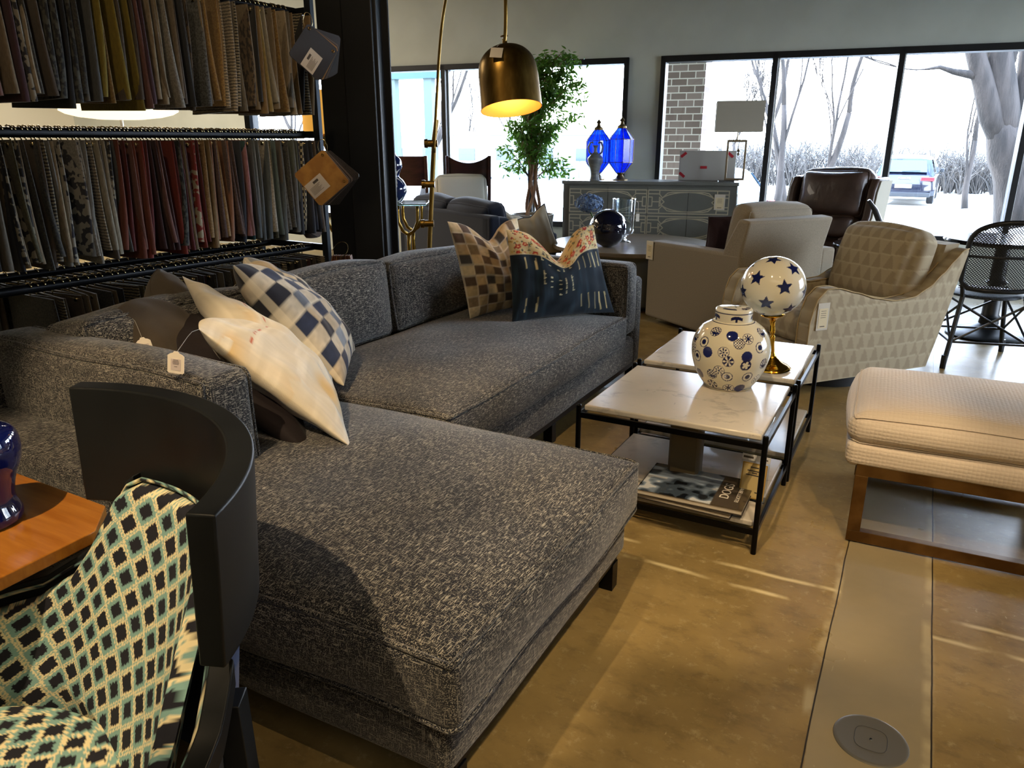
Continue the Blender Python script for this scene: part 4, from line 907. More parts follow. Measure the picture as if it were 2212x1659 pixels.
for t in (-.07, 2.62):
    for p in (.10, -.5):
        q = MB(); q.box((-.014, -.024, 0), (.014, .024, 2.6), T=Matrix.Translation(rl(t, p, 0)) @ Matrix.Rotation(ang, 4, 'Z')); obj('post', q, m_post, rk, smooth=0, bevel=.002)
    for z in Zr + (2.58, .15):
        q = MB(); bar(q, rl(t, .08, z), rl(t, -.48, z), .013, .019); obj('cross_bar', q, m_rack, rk, smooth=0)
q = MB(); bar(q, rl(-.05, .1, 2.58), rl(2.6, .1, 2.58), .013, .019); obj('top_beam', q, m_rack, rk, smooth=0)
# swatch shapes: a folded length of cloth seen mostly along its fold
def swatch_mesh(seed, w=.40, h=.50):
    g = random.Random(seed); vs = []; fs = []; nz, ny = 10, 5; lean = g.uniform(-.02, .03); bt = g.uniform(.009, .014)
    sec = [(-1, -w / 2), (-1, w / 2 - .012), (-.6, w / 2 - .003), (0, w / 2), (.6, w / 2 - .003), (1, w / 2 - .012), (1, -w / 2)]
    ph = g.uniform(0, 6)
    for k in range(nz + 1):
        f = k / nz; z = -.035 - f * h; t = .004 + (bt - .004) * f ** .7; x0 = lean * f * f + .004 * math.sin(5 * f + ph)
        for a, y in sec: vs.append((a * t + x0 + .004 * f * math.sin(9 * y + ph), y * (1 - .05 * (1 - f)) + .006 * math.sin(4 * f + ph), z + (.008 * math.sin(14 * y + ph) if k == nz else 0)))
    n = len(sec)
    for k in range(nz):
        for i in range(n): j = (i + 1) % n; fs.append((k * n + i, k * n + j, (k + 1) * n + j, (k + 1) * n + i))
    fs.append(tuple(range(n))); fs.append(tuple(nz * n + i for i in range(n))[::-1]); return vs, fs
def fab(name, c, pat='plain', c2=None):
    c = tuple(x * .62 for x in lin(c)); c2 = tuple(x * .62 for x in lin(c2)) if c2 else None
    t = NT(name); b_ = None
    if pat == 'plain': b_ = t.mix(t.rng(t.noise(150, (1, 1, .3), 2), .35, .65), c, c2 or tuple(x * .72 for x in lin(c)))
    elif pat == 'texture': b_ = t.mix(t.rng(t.noise(120, (1, 1, 1), 2), .44, .56), c, c2)
    elif pat == 'swirl': b_ = t.mix(t.rng(t.noise(55, (1, 1, .6), 2), .47, .55), c, c2)
    elif pat == 'stripe':
        w = t.n('ShaderNodeTexWave', bands_direction='Z'); t.l(t.co((1, 1, 1)), w.inputs['Vector']); w.inputs['Scale'].default_value = 22; w.inputs['Distortion'].default_value = 2.5; w.inputs['Detail Scale'].default_value = 3; b_ = t.mix(t.rng(w.outputs['Fac'], .45, .55), c, c2)
    elif pat == 'chain':
        k = t.n('ShaderNodeTexChecker'); t.l(t.co((1, 1, 1)), k.inputs['Vector']); k.inputs['Scale'].default_value = 62; b_ = t.mix(k.outputs['Fac'], c, c2)
    elif pat == 'block': b_ = t.mix(t.rng(t.noise(30, (1, 1, 1.2), 1), .49, .53), c, c2)
    t.l(b_, t.b.inputs['Base Color']); t.b.inputs['Roughness'].default_value = .9; t.b.inputs['Sheen Weight'].default_value = .2; t.bump(t.noise(260, (1, 1, .4), 2), .4, .001); return t.m
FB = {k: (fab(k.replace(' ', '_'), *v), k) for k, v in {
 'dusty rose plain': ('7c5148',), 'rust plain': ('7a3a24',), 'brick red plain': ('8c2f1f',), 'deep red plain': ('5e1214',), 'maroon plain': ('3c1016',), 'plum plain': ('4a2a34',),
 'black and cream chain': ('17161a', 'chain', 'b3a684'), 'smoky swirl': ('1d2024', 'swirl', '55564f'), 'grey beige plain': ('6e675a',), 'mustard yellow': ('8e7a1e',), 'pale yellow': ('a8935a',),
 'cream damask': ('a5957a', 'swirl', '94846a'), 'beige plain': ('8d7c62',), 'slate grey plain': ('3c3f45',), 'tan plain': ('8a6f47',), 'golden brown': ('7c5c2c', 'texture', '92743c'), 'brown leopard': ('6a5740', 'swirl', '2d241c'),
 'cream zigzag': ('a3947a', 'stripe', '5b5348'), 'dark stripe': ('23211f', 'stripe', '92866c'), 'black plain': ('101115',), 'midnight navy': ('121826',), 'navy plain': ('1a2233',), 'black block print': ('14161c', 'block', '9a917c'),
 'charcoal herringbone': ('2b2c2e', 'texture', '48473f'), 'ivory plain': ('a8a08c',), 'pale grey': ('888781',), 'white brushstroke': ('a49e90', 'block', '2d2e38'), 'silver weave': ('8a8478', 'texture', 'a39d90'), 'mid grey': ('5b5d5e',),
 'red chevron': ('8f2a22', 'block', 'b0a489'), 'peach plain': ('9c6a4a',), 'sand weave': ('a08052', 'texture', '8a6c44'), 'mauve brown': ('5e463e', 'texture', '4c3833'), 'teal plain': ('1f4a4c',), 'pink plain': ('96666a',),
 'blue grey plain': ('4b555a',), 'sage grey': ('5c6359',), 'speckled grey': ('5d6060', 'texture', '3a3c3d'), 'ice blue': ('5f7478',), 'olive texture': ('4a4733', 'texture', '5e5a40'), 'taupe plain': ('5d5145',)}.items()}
wire = MB(); hk = [(0, 0, -.035), (0, 0, .0)] + [(0, .021 * math.sin(a), .021 * (1 - math.cos(a)) - .005 + 0) for a in [i * .5 for i in range(0, 10)]]
hk = [(0, -.0, -.045), (0, 0, -.022)] + [(0, .0255 * math.sin(a - PI), -.0 + .0255 * math.cos(a - PI)) for a in [i * .45 for i in range(11)]]
wire.tube([Vector(p) for p in hk], .0034, 5); wire.tube([(0, -.17, -.05), (0, -.06, -.044), (0, .06, -.044), (0, .17, -.05)], .0018, 5)
for y in (-.15, .15): wire.box((-.006, y - .01, -.062), (.006, y + .01, -.044))
hang0 = None; meshes = [swatch_mesh(s) for s in range(8)]; SM = []
for i, (v, f) in enumerate(meshes):
    me = bpy.data.meshes.new('swatch'); me.from_pydata(v, [], f); me.materials.append(FB['black plain'][0]); me.polygons.foreach_set('use_smooth', [True] * len(me.polygons)); me.set_sharp_from_angle(angle=R(50)); SM.append(me)
hw0 = bpy.data.meshes.new('hanger'); hw0.from_pydata(wire.v, [], wire.f); hw0.materials.append(m_wire); hw0.polygons.foreach_set('use_smooth', [True] * len(hw0.polygons))
LAB = set()
def hang(rail, z, p, t0, seq, step, drop, rs, sc=1.):
    g = random.Random(rs); n = len(seq)
    ordw = ['first', 'second', 'third', 'fourth', 'fifth', 'sixth', 'seventh', 'eighth', 'ninth', 'tenth']
    cnt = {}
    for i, k in enumerate(seq):
        o = bpy.data.objects.new('fabric_sample', SM[g.randrange(8)]); COL.objects.link(o); m = FB[k][0]
        o.material_slots[0].link = 'OBJECT'; o.material_slots[0].material = m
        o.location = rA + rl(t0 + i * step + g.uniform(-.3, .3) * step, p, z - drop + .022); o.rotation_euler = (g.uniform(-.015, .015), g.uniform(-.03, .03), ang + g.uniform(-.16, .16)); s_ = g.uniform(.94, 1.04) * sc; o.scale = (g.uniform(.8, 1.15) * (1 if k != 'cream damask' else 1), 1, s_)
        h = bpy.data.objects.new('hanger', hw0); COL.objects.link(h); h.parent = o; h.location = (0, 0, 0)
        a = seq[i - 1] if i else 'rack post'; b_ = seq[i + 1] if i + 1 < n else 'rail end'; kk = k.replace(' plain', '').replace('black and cream', 'cream-flecked'); dup = a == k or b_ == k; a = a.replace(' plain', '').replace('black and cream', 'cream-flecked'); b_ = b_.replace(' plain', '').replace('black and cream', 'cream-flecked')
        lab = f'{kk} fabric sample on the {rail}, between {a} and {b_}'
        if lab in LAB or dup:
            cnt[k] = cnt.get(k, 0) + 1; j = i + 1
            lab = f'{kk} fabric sample on the {rail}, hanger {j} counted from the post'
        q_ = 2
        while lab in LAB: lab += ' again'; q_ += 1
        LAB.add(lab); tag(o, lab, 'fabric sample', f'fabric samples on the {rail}')
def S(*a):
    r = []
    for k, n in a: r += [k] * n
    return r
def mixs(seed, n, *keys):
    g = random.Random(seed); r = []; last = None
    for i in range(n):
        k = g.choice([x for x in keys if x != last]); r.append(k); last = k
    return r
top = (mixs(1, 2, 'tan plain', 'black plain') + ['dark stripe', 'tan plain', 'beige plain', 'grey beige plain', 'cream damask', 'golden brown', 'beige plain', 'ivory plain', 'pale yellow', 'black plain', 'tan plain', 'brown leopard', 'beige plain', 'dark stripe', 'cream zigzag', 'grey beige plain', 'cream zigzag', 'golden brown', 'tan plain', 'golden brown', 'beige plain', 'speckled grey', 'brown leopard', 'charcoal herringbone', 'slate grey plain', 'taupe plain', 'beige plain', 'silver weave', 'beige plain', 'cream damask', 'cream damask', 'plum plain', 'dusty rose plain', 'taupe plain', 'mustard yellow', 'taupe plain', 'mustard yellow', 'golden brown', 'mustard yellow', 'mid grey', 'grey beige plain', 'charcoal herringbone', 'smoky swirl', 'black plain', 'smoky swirl', 'smoky swirl', 'taupe plain', 'cream damask', 'charcoal herringbone', 'white brushstroke', 'plum plain', 'beige plain', 'dusty rose plain', 'rust plain', 'dusty rose plain', 'black and cream chain', 'dusty rose plain', 'maroon plain', 'dusty rose plain', 'maroon plain', 'dusty rose plain', 'rust plain', 'maroon plain', 'dusty rose plain', 'plum plain'])
hang('upper rail', Zr[0], 0, .03, top, .0295, .025, 21, .98)
mid = (['midnight navy', 'taupe plain', 'navy plain', 'midnight navy', 'navy plain', 'black and cream chain', 'midnight navy', 'sage grey', 'mid grey', 'sage grey', 'charcoal herringbone', 'taupe plain', 'blue grey plain', 'speckled grey', 'ice blue', 'blue grey plain', 'olive texture', 'silver weave', 'blue grey plain', 'pale grey', 'slate grey plain', 'blue grey plain', 'dusty rose plain', 'pink plain', 'teal plain', 'navy plain', 'mauve brown', 'mauve brown', 'mauve brown', 'peach plain', 'mauve brown', 'peach plain', 'sand weave', 'tan plain', 'sand weave', 'deep red plain', 'red chevron', 'brick red plain', 'maroon plain', 'deep red plain', 'beige plain', 'smoky swirl', 'deep red plain', 'brick red plain', 'maroon plain', 'dusty rose plain', 'maroon plain', 'deep red plain', 'maroon plain', 'brick red plain', 'rust plain', 'dusty rose plain', 'rust plain', 'deep red plain', 'rust plain', 'black block print', 'mid grey', 'taupe plain', 'ivory plain', 'cream zigzag', 'ivory plain', 'silver weave', 'pale grey', 'silver weave', 'white brushstroke', 'ivory plain', 'white brushstroke', 'pale grey', 'cream damask', 'dark stripe', 'charcoal herringbone', 'taupe plain', 'charcoal herringbone', 'beige plain', 'olive texture', 'black block print', 'midnight navy', 'black block print', 'beige plain', 'grey beige plain', 'navy plain', 'midnight navy', 'black plain', 'olive texture', 'black plain', 'midnight navy', 'olive texture'])
hang('middle rail', Zr[1], 0, .03, mid, .0215, .02, 22, 1.0)
low = mixs(5, 44, 'taupe plain', 'black plain', 'charcoal herringbone', 'midnight navy', 'beige plain', 'olive texture', 'dark stripe', 'grey beige plain', 'maroon plain')
hang('lower front rail', Zr[2], 0, .03, low, .0365, .02, 23, .95)
low2 = mixs(6, 40, 'taupe plain', 'black plain', 'charcoal herringbone', 'slate grey plain', 'navy plain', 'beige plain', 'smoky swirl', 'mid grey')
hang('lower rear rail', Zr[2], -.39, .03, low2, .042, .02, 24, .95)
# ring-bound leather and fabric books hung on the post
def ringbook(label, px, py, Y, size, rot, mats, n, roll=45, yaw=0., lab=True, rings=.05):
    p = at(px, py, Y=Y); t = thing('leather_swatch_set', label, 'swatch set', p, HEAD + yaw)
    for i in range(n):
        q = MB(); s_ = size / 2; c = .012; poly = [(-s_ + c, -s_), (s_ - c, -s_), (s_, -s_ + c), (s_, s_ - c), (s_ - c, s_), (-s_ + c, s_), (-s_, s_ - c), (-s_, -s_ + c)]
        T = Matrix.Translation((.003 * i, .006 * i, 0)) @ Matrix.Rotation(R(roll + rot * i), 4, 'Y') @ Matrix.Translation((-s_ + .02, 0, -s_ + .02)) 
        q.prism(poly, 1, 0, .004, T=T); lf = obj('swatch_leaf', q, mats[min(i, len(mats) - 1)], t, smooth=0)
        if i == 0 and lab:
            q = MB(); q.box((-s_ + .004, -.0012, -s_ * .55), (-s_ * .05 + .015, 0, s_ * .25), T=T); lb = obj('paper_label', q, M('label_paper', 'b9b0a6', .8), lf, smooth=0)
            q = MB(); q.box((-s_ * .5, -.002, s_ * .02), (-s_ * .18, -.001, s_ * .14), T=T)
            for k in range(7): q.box((-s_ * .85, -.002, -s_ * (.08 + .055 * k)), (-s_ * (.2 + .08 * (k % 3)), -.001, -s_ * (.065 + .055 * k)), T=T)
            obj('printed_lines', q, m_ink, lb, smooth=0)
            for a, b2 in ((s_ - .02, -s_ + .02), (s_ - .02, s_ - .02)):
                q = MB(); q.tube([T @ Vector((a * 1 + .006 * math.cos(w), -.002, b2 + .006 * math.sin(w))) for w in [i2 / 12 * 2 * PI for i2 in range(12)]], .002, 5, closed=True); obj('grommet', q, m_agb, lf)
    q = MB(); q.tube([(.0 + rings * .5 * math.cos(w), .01, rings * .75 + rings * .8 * math.sin(w)) for w in [i / 20 * 2 * PI for i in range(20)]], .0018, 5, closed=True); obj('ring', q, m_wire, t)
    return t
m_tanl = M('tan_leather', 'a07334', .5, c2='8a5f28', ns=14); m_dkl = M('dark_leather', '241d1a', .5); m_gyl = M('grey_suede', '5b4f49', .8)
ringbook('tan leather swatch set on a ring, turned cornerwise at the rack post', 697, 334, 4.15, .212, -1.5, [m_tanl, m_gyl, m_dkl, m_gyl, m_dkl, m_dkl], 9, roll=-38)
ringbook('dark brown leather swatch set hanging high on the rack post', 668, 62, 4.25, .20, -2.5, [m_dkl, m_dkl, m_tanl, m_dkl, m_gyl, m_dkl], 12, roll=-52, yaw=R(40))
sb = at(735, 540, Y=4.4); ts = thing('wood_sample_ring', 'ring of reddish wood finish samples hanging low beside the column', 'wood samples', sb)
m_wd = wood('finish_wood', '5e2e18', '7c4426')
q = MB(); q.tube([(.055 * math.cos(w), .03 * math.sin(w), .055 * math.sin(w) * .8) for w in [i / 24 * 2 * PI for i in range(24)]], .002, 6, closed=True); obj('ring', q, m_wire, ts)
for i in range(9):
    q = MB(); T = Matrix.Translation(C(-.045 + .013 * i, 0, -.05) ) @ Matrix.Rotation(HEAD, 4, 'Z') @ Matrix.Rotation(R(9 - 2 * i), 4, 'Y'); q.box((-.004, -.03, -.15), (.004, .03, .02), T=T); obj('wood_strip', q, m_wd if i % 2 else M('pale_finish', '8a5a3a', .5), ts, smooth=0, bevel=.001)
ringbook('drab textile swatch set bunched behind the post, below the tan leather one', 668, 440, 4.50, .17, 3, [m_gyl, m_dkl, m_gyl], 8, roll=-60, yaw=R(50), lab=False)
# ================================================================ ARMCHAIRS ON THE RIGHT
def armtag(parent, loc, rz, w=.09, h=.15, label='clear sleeve price tag'):
    T = Matrix.Translation(loc) @ Matrix.Rotation(rz, 4, 'Z'); q = MB(); q.box((-w / 2, -.003, -h / 2), (w / 2, 0, h / 2), T=T); s_ = obj('tag_sleeve', q, m_sleeve, parent, smooth=0, bevel=.001, label=label)
    q = MB(); q.box((-w * .38, -.0042, -h * .42), (w * .38, -.003, h * .3), T=T); k = obj('tag_card', q, m_card2, s_, smooth=0)
    q = MB()
    for i in range(4): q.box((-w * .22, -.0048, h * (.2 - .08 * i)), (w * .22, -.0042, h * (.215 - .08 * i)), T=T)
    q.box((-w * .2, -.0048, -h * .37), (w * .2, -.0042, -h * .34), T=T); obj('printed_lines', q, m_ink, k, smooth=0)
m_sleeve = M('tag_sleeve_plastic', 'cfc8ba', .15, spec=.6); m_card2 = M('tag_card_cream', 'd8c9a4', .7)
# beige club chair seen from behind its near arm
m_bg = M('oatmeal_weave', '8f8472', .95, c2='7a705f', ns=260, lo=.35, hi=.65, detail=2, bump=.4, bs=500, bd=.001, sheen=.1)
A0, A1 = C(1.118, 6.22), C(1.60, 5.27)                                          # front and rear of the near arm's outer side
d = (A0 - A1); dl = d.length; bz = math.atan2(d.y, d.x) - PI / 2                # local +y looks to the chair's front
bc = thing('club_chair', 'oatmeal club chair turned away, with a plum cushion and a price sleeve on its arm', 'armchair', Vector((A1.x, A1.y, 0)), bz)
Wb = .95                                                                        # width towards the viewer's right = local +x
def bslab(name, poly, x0, x1, bev=.025, mat=m_bg):
    q = MB(); q.prism(poly, 0, x0, x1); return obj(name, q, mat, bc, smooth=40, bevel=bev, bseg=4)
for x0 in (0, Wb - .15): bslab('arm', [(.0, .05), (dl, .05), (dl, .675), (.10, .69), (0, .69)], x0, x0 + .15)
q = MB(); q.prism([(.0, .05), (.0, .70), (-.055, .925), (.06, .935), (.20, .69), (.20, .05)], 0, .151 - .0, Wb - .151); obj('back', q, m_bg, bc, smooth=40, bevel=.025, bseg=4)
q = MB(); q.prism([(-.001, .05), (-.001, .705), (-.056, .925), (.055, .935), (.19, .70), (.19, .05)], 0, .002, Wb - .13); obj('outside_back', q, m_bg, bc, smooth=40, bevel=.02, bseg=4)
cushion('seat_cushion', bc, m_bg, (Wb / 2, .62, .42), (Wb - .32, .66, .16), r=.05, pipe=.003, n=14)
q = MB(); q.box((.12, .1, .05), (Wb - .12, dl - .03, .34)); obj('seat_base', q, m_bg, bc, smooth=40, bevel=.02)
cushion('back_cushion', bc, m_bg, (Wb / 2 + .0, .24, .76), (Wb - .30, .20, .50), r=.06, axis='y', crown=(.02, .02, .05), pipe=.003, T=Matrix.Rotation(R(10), 4, 'X'), n=18)
q = MB(); q.lathe([(0, 0), (.3, 0), (.3, .05), (0, .05)], 32, c=(Wb / 2, dl / 2, 0)); obj('swivel_base', q, m_dark, bc)
armtag(bc, Vector((-.004, dl - .035, .60)), -PI / 2)
def bw(x, y, z): return bc.matrix_basis @ Vector((x, y, z)) if False else Vector((A1.x + x * math.cos(bz) - y * math.sin(bz), A1.y + x * math.sin(bz) + y * math.cos(bz), z))
m_plum = M('plum_velvet', '260f20', .8, sheen=.5, bump=.2, bs=120)
o, _ = pillow('throw_pillow', None, m_plum, [bw(.17, .55, .90), bw(.55, .46, .92), bw(.56, .50, .50), bw(.2, .62, .5)], T=.14, flip=1, seed=20, n=30, seamr=.005); tag(o, 'plum velvet cushion tucked against the back of the oatmeal club chair', 'pillow')

# geometric patterned swoop-arm chair
m_geo = M('geometric_print', 'ffffff', .9, attr=True, bump=.2, bs=500, bd=.001, sheen=.1)
def geo(u, v):
    x = u / .082; y = v / .088; j = np.floor(y); fx = (x + .5 * (j % 2)) % 1; fy = y % 1
    c = np.tile(A('aa9c80'), (len(u), 1)); w = .40 * (1 - fy) ** .75; w2 = .40 * fy ** .75
    m = np.where(j % 2 == 0, np.abs(fx - .5) < w, np.abs(fx - .5) < w) ; c = blend(c, m, A('988a70'))
    return blend(c, (np.minimum(fy, 1 - fy) < .05), A('b3a68a'))
F0, F1 = C(1.70, 4.19), C(2.62, 4.56); d = F0 - F1; pl_ = .98; pz = math.atan2(d.y, d.x) - PI / 2
gc = thing('swoop_arm_chair', 'beige armchair with a geometric leaf print and sloping arms, facing the coffee tables', 'armchair', Vector((F1.x, F1.y, 0)), pz)
Wg = .80
# side profile in (y forward from the rear foot, z): rear leans back
Q = spline([(.00, .10), (-.06, .30), (-.14, .55), (-.205, .80), (-.19, .835), (-.13, .815), (-.02, .70), (.10, .585), (.25, .535), (.42, .55), (.62, .60), (.78, .655), (.88, .665), (.955, .60), (.985, .48), (.985, .25), (.985, .10)], 6)
Q = [(y, z) for y, z in Q]
NZ = 34
# the swoop profile as a height field: for every y an upper edge
def ztop(y):
    P = [(-.20, .82), (-.16, .81), (-.10, .755), (-.02, .68), (.08, .60), (.20, .548), (.34, .538), (.50, .565), (.66, .61), (.80, .645), (.88, .645), (.94, .60), (.975, .52), (.985, .45)]
    if y <= P[0][0]: return P[0][1]
    for (a, h), (b_, k) in zip(P, P[1:]):
        if y <= b_: t = (y - a) / (b_ - a); t = t * t * (3 - 2 * t) * .5 + t * .5; return h + (k - h) * t
    return P[-1][1]
def yrear(z): return -.215 * max(0, (z - .08) / .75) ** 1.05
def arm(x0, x1, nm):
    nx, nz = 110, 50; vs = []; uv = []; fs = []
    for side, x in ((0, x0), (1, x1)):
        for i in range(nx + 1):
            y_ = -.205 + (.985 + .205) * i / nx; zt = ztop(y_)
            for k in range(nz + 1):
                f = k / nz; z = .09 + (zt - .09) * f; y = y_
                yr = yrear(z) - (.0)
                y = yr + (.985 - yr) * (i / nx)
                z2 = .09 + (ztop(y) - .09) * f
                e = max(0, (f - .93) / .07); xo = (.5 - .5 * math.sqrt(max(0, 1 - e * e))) * .02 * (1 if side == 0 else -1)
                vs.append((x + xo, y, z2)); uv.append((y, z2))
    N = (nx + 1) * (nz + 1); M_ = nz + 1
    for i in range(nx):
        for k in range(nz): a = i * M_ + k; fs += [(a, a + 1, a + M_ + 1, a + M_), (a + N, a + N + M_, a + N + M_ + 1, a + N + 1)]
    for i in range(nx): a = i * M_ + nz; fs.append((a, a + N, a + N + M_, a + M_)); b_ = i * M_; fs.append((b_, b_ + M_, b_ + M_ + N, b_ + N))
    for k in range(nz): fs.append((k, k + N, k + 1 + N, k + 1)); b_ = nx * M_ + k; fs.append((b_, b_ + 1, b_ + 1 + N, b_ + N))
    q = MB(); q.add(vs, fs); o = obj(nm, q, m_geo, gc, smooth=60); UVS[o.name] = uv; paint(o, geo); return o
xr = Wg
for x0 in (0, Wg - .095):
    a_ = arm(x0, x0 + .095, 'arm')
    for xx in (x0 + .002, x0 + .093):
        q = MB(); q.tube([(xx, -.205 + yy, ztop(-.205 + yy) + .001) for yy in [1.19 * i / 60 for i in range(61)]] + [(xx, .986, .3), (xx, .986, .1)], .0042, 6); pp = obj('piping', q, M('beige_piping', 'b09a70', .9) if xx == x0 + .002 and x0 == 0 else bpy.data.materials['beige_piping'], a_, smooth=180)
def gbox(name, mb, f=lambda v: (v[0] + v[1], v[2])):
    o = obj(name, mb, m_geo, gc, smooth=50); UVS[o.name] = [f(v) for v in [tuple(p.co) for p in o.data.vertices]]; paint(o, geo); return o
def dense(P8, n=40):
    """six faces of a hexahedron, each a grid"""
    q = MB()
    F = [(0, 3, 2, 1), (4, 5, 6, 7), (0, 1, 5, 4), (1, 2, 6, 5), (2, 3, 7, 6), (3, 0, 4, 7)]
    for f in F:
        a, b_, c, d_ = [Vector(P8[i]) for i in f]; vs = [a.lerp(b_, i / n).lerp(d_.lerp(c, i / n), j / n) for j in range(n + 1) for i in range(n + 1)]
        q.add(vs, [(j * (n + 1) + i, j * (n + 1) + i + 1, (j + 1) * (n + 1) + i + 1, (j + 1) * (n + 1) + i) for j in range(n) for i in range(n)])
    return q
gbox('back', dense([(.08, 0, .1), (Wg - .08, 0, .1), (Wg - .08, .10, .1), (.08, .10, .1), (.08, -.215, .845), (Wg - .08, -.215, .845), (Wg - .08, -.10, .84), (.08, -.10, .84)]), lambda v: (v[0], v[2]))
gbox('seat_base', dense([(.09, .05, .1), (Wg - .09, .05, .1), (Wg - .09, .96, .1), (.09, .96, .1), (.09, .05, .3), (Wg - .09, .05, .3), (Wg - .09, .96, .3), (.09, .96, .3)]), lambda v: (v[0] + v[1] * .0, v[2]))
o = cushion('seat_cushion', gc, m_geo, (Wg / 2, .56, .385), (Wg - .2, .80, .15), r=.045, pipe=0, n=80); UVS[o.name] = [(p.co.x, p.co.y + p.co.z) for p in o.data.vertices]; paint(o, geo)
o = cushion('back_cushion', gc, m_geo, (Wg / 2, .07, .68), (Wg - .19, .20, .50), r=.07, axis='y', crown=(.02, .03, .06), pipe=0, T=Matrix.Rotation(R(17), 4, 'X'), n=90, wob=.008, seed=31); UVS[o.name] = [(p.co.x, p.co.z * 1.02) for p in o.data.vertices]; paint(o, geo)
q = MB(); q.lathe([(0, 0), (.33, 0), (.33, .09), (0, .09)], 32, c=(Wg / 2, .5, 0)); obj('swivel_base', q, m_dark, gc)
gside = 0 if True else Wg
def gw(x, y, z): return Vector((F1.x + x * math.cos(pz) - y * math.sin(pz), F1.y + x * math.sin(pz) + y * math.cos(pz), z))
GX = gw(0, .5, 0)
armtag(gc, Vector((0 - .003, .90, .49)), -PI / 2, .085, .16)

# leather wing chair
m_lea = M('brown_leather', '3f302a', .42, c2='57443b', ns=5, lo=.35, hi=.75, bump=.4, bs=22, bst=(1, 1, .5), bd=.01, coat=.2); m_lin2 = M('natural_linen', 'b9b4a6', .95, bump=.2, bs=400, bd=.001)
wp = C(2.98, 7.35); wz = R(28.2 + 132)
wc = thing('wing_chair', 'brown leather wing chair with pale linen outside panels, standing at the window', 'armchair', wp, wz)   # +y is its front
def wslab(name, poly, x0, x1, mat, bev=.02): q = MB(); q.prism(poly, 0, x0, x1); return obj(name, q, mat, wc, smooth=40, bevel=bev, bseg=3)
q = MB(); q.hexa([Vector(p) for p in ((-.36, -.28, .1), (.36, -.28, .1), (.36, -.20, .1), (-.36, -.20, .1), (-.38, -.44, 1.12), (.38, -.44, 1.12), (.38, -.34, 1.13), (-.38, -.34, 1.13))]); obj('outside_back', q, m_lin2, wc, smooth=40, bevel=.02, bseg=3)
for s in (-1, 1):
    q = MB(); a, b_ = s * .36, s * .44
    q.loft([[Vector((s * (.35 + k), y, z)) for y, z in ((-.40 , 1.13), (-.16, 1.12), (-.10, 1.02), (-.06, .78), (.02, .66), (.38, .62), (.40, .3), (-.25, .3))] for k in (0, .075)]); obj('wing', q, m_lea, wc, smooth=40, bevel=.02, bseg=3)
    q = MB(); q.loft([[Vector((s * (.427 + k), y, z)) for y, z in ((-.41, 1.10), (-.17, 1.10), (-.12, 1.0), (-.08, .77), (.02, .64), (.37, .60), (.37, .3), (-.26, .3))] for k in (0, .014)]); obj('outside_wing', q, m_lin2, wc, smooth=40)
q = MB(); q.box((-.38, -.24, .2), (.38, .36, .36)); obj('seat_base', q, m_lea, wc, smooth=40, bevel=.03, bseg=3)
cushion('seat_cushion', wc, m_lea, (0, .10, .43), (.70, .60, .17), r=.06, crown=(.02, .02, .04), pipe=.005, n=14)
cushion('back_cushion', wc, m_lea, (0, -.22, .96), (.68, .20, .46), r=.08, axis='y', crown=(.03, .03, .08), pipe=.006, T=Matrix.Rotation(R(10), 4, 'X'), n=18, wob=.012, seed=41)
cushion('lumbar_cushion', wc, m_lea, (0, -.11, .66), (.58, .15, .24), r=.06, axis='y', crown=(.03, .03, .06), pipe=.004, T=Matrix.Rotation(R(8), 4, 'X'), n=14, wob=.008, seed=42)
for x in (-.32, .32):
    for y in (-.22, .32): q = MB(); q.tube([(x, y, 0), (x, y, .22)], [.014, .026], 10); obj('leg', q, m_dkw, wc)
# dark drum table between the chairs
tp = C(3.05, 6.35); dtb = thing('drum_table', 'round dark side table with a price sleeve, between the club chair and patterned chair', 'side table', tp, HEAD)
m_ebn = M('ebony_gloss', '0a0c14', .18, coat=.6)
q = MB(); q.lathe([(0, .60), (.33, .60), (.335, .608), (.335, .622), (.33, .63), (0, .63)], 48); obj('table_top', q, m_ebn, dtb, smooth=40)
q = MB(); q.lathe([(0, .0), (.22, .0), (.22, .04), (.16, .10), (.15, .50), (.2, .60), (0, .60)], 32); obj('pedestal', q, m_ebn, dtb, smooth=40)
armtag(dtb, Vector((.03, -.34, .42)), 0, .09, .15); q = MB(); q.tube([(.03, -.335, .50), (.03, -.338, .60)], .003, 5); obj('tag_strap', q, m_white, dtb)

# rattan bistro chair and pedestal table, slim dark chair
m_rat = M('black_rattan', '101114', .4, c2='1c1e22', ns=80)
def cane_mat():
    t = NT('woven_mesh'); vs = []
    for rot in (R(45), R(-45)):
        w = t.n('ShaderNodeTexWave', bands_direction='X'); t.l(t.co((1, 0, 1), rot=(0, rot, 0)), w.inputs['Vector']); w.inputs['Scale'].default_value = 26; vs.append(t.rng(w.outputs['Fac'], .6, .66))
    t.l(t.math('MAXIMUM', vs[0], vs[1]), t.b.inputs['Alpha']); t.b.inputs['Base Color'].default_value = c4('15171b'); t.b.inputs['Roughness'].default_value = .5; return t.m
m_cane = cane_mat()
rc = C(3.22, 5.05); rz_ = HEAD + R(-14)
rt = thing('rattan_chair', 'black rattan bistro chair with a woven mesh back, at the right behind the ottoman', 'chair', rc, rz_)
def back_pt(u, z):                     # curved back: u -1..1
    return Vector((u * .235, -.20 - .10 * (z - .45) / .5 - .0 + .05 * u * u * 0 - .055 * (1 - u * u), z))
outl = []
for i in range(41):
    a = PI * i / 40; outl.append((math.cos(a) * (1.0), .80 + .17 * math.sin(a) ** .6))
loop = [back_pt(x * 1.0, z) for x, z in outl] + [back_pt(-1, .70), back_pt(-.97, .58), back_pt(-.8, .535)] + [back_pt(x, .525) for x in (-.4, 0, .4)] + [back_pt(.8, .535), back_pt(.97, .58), back_pt(1, .70)]
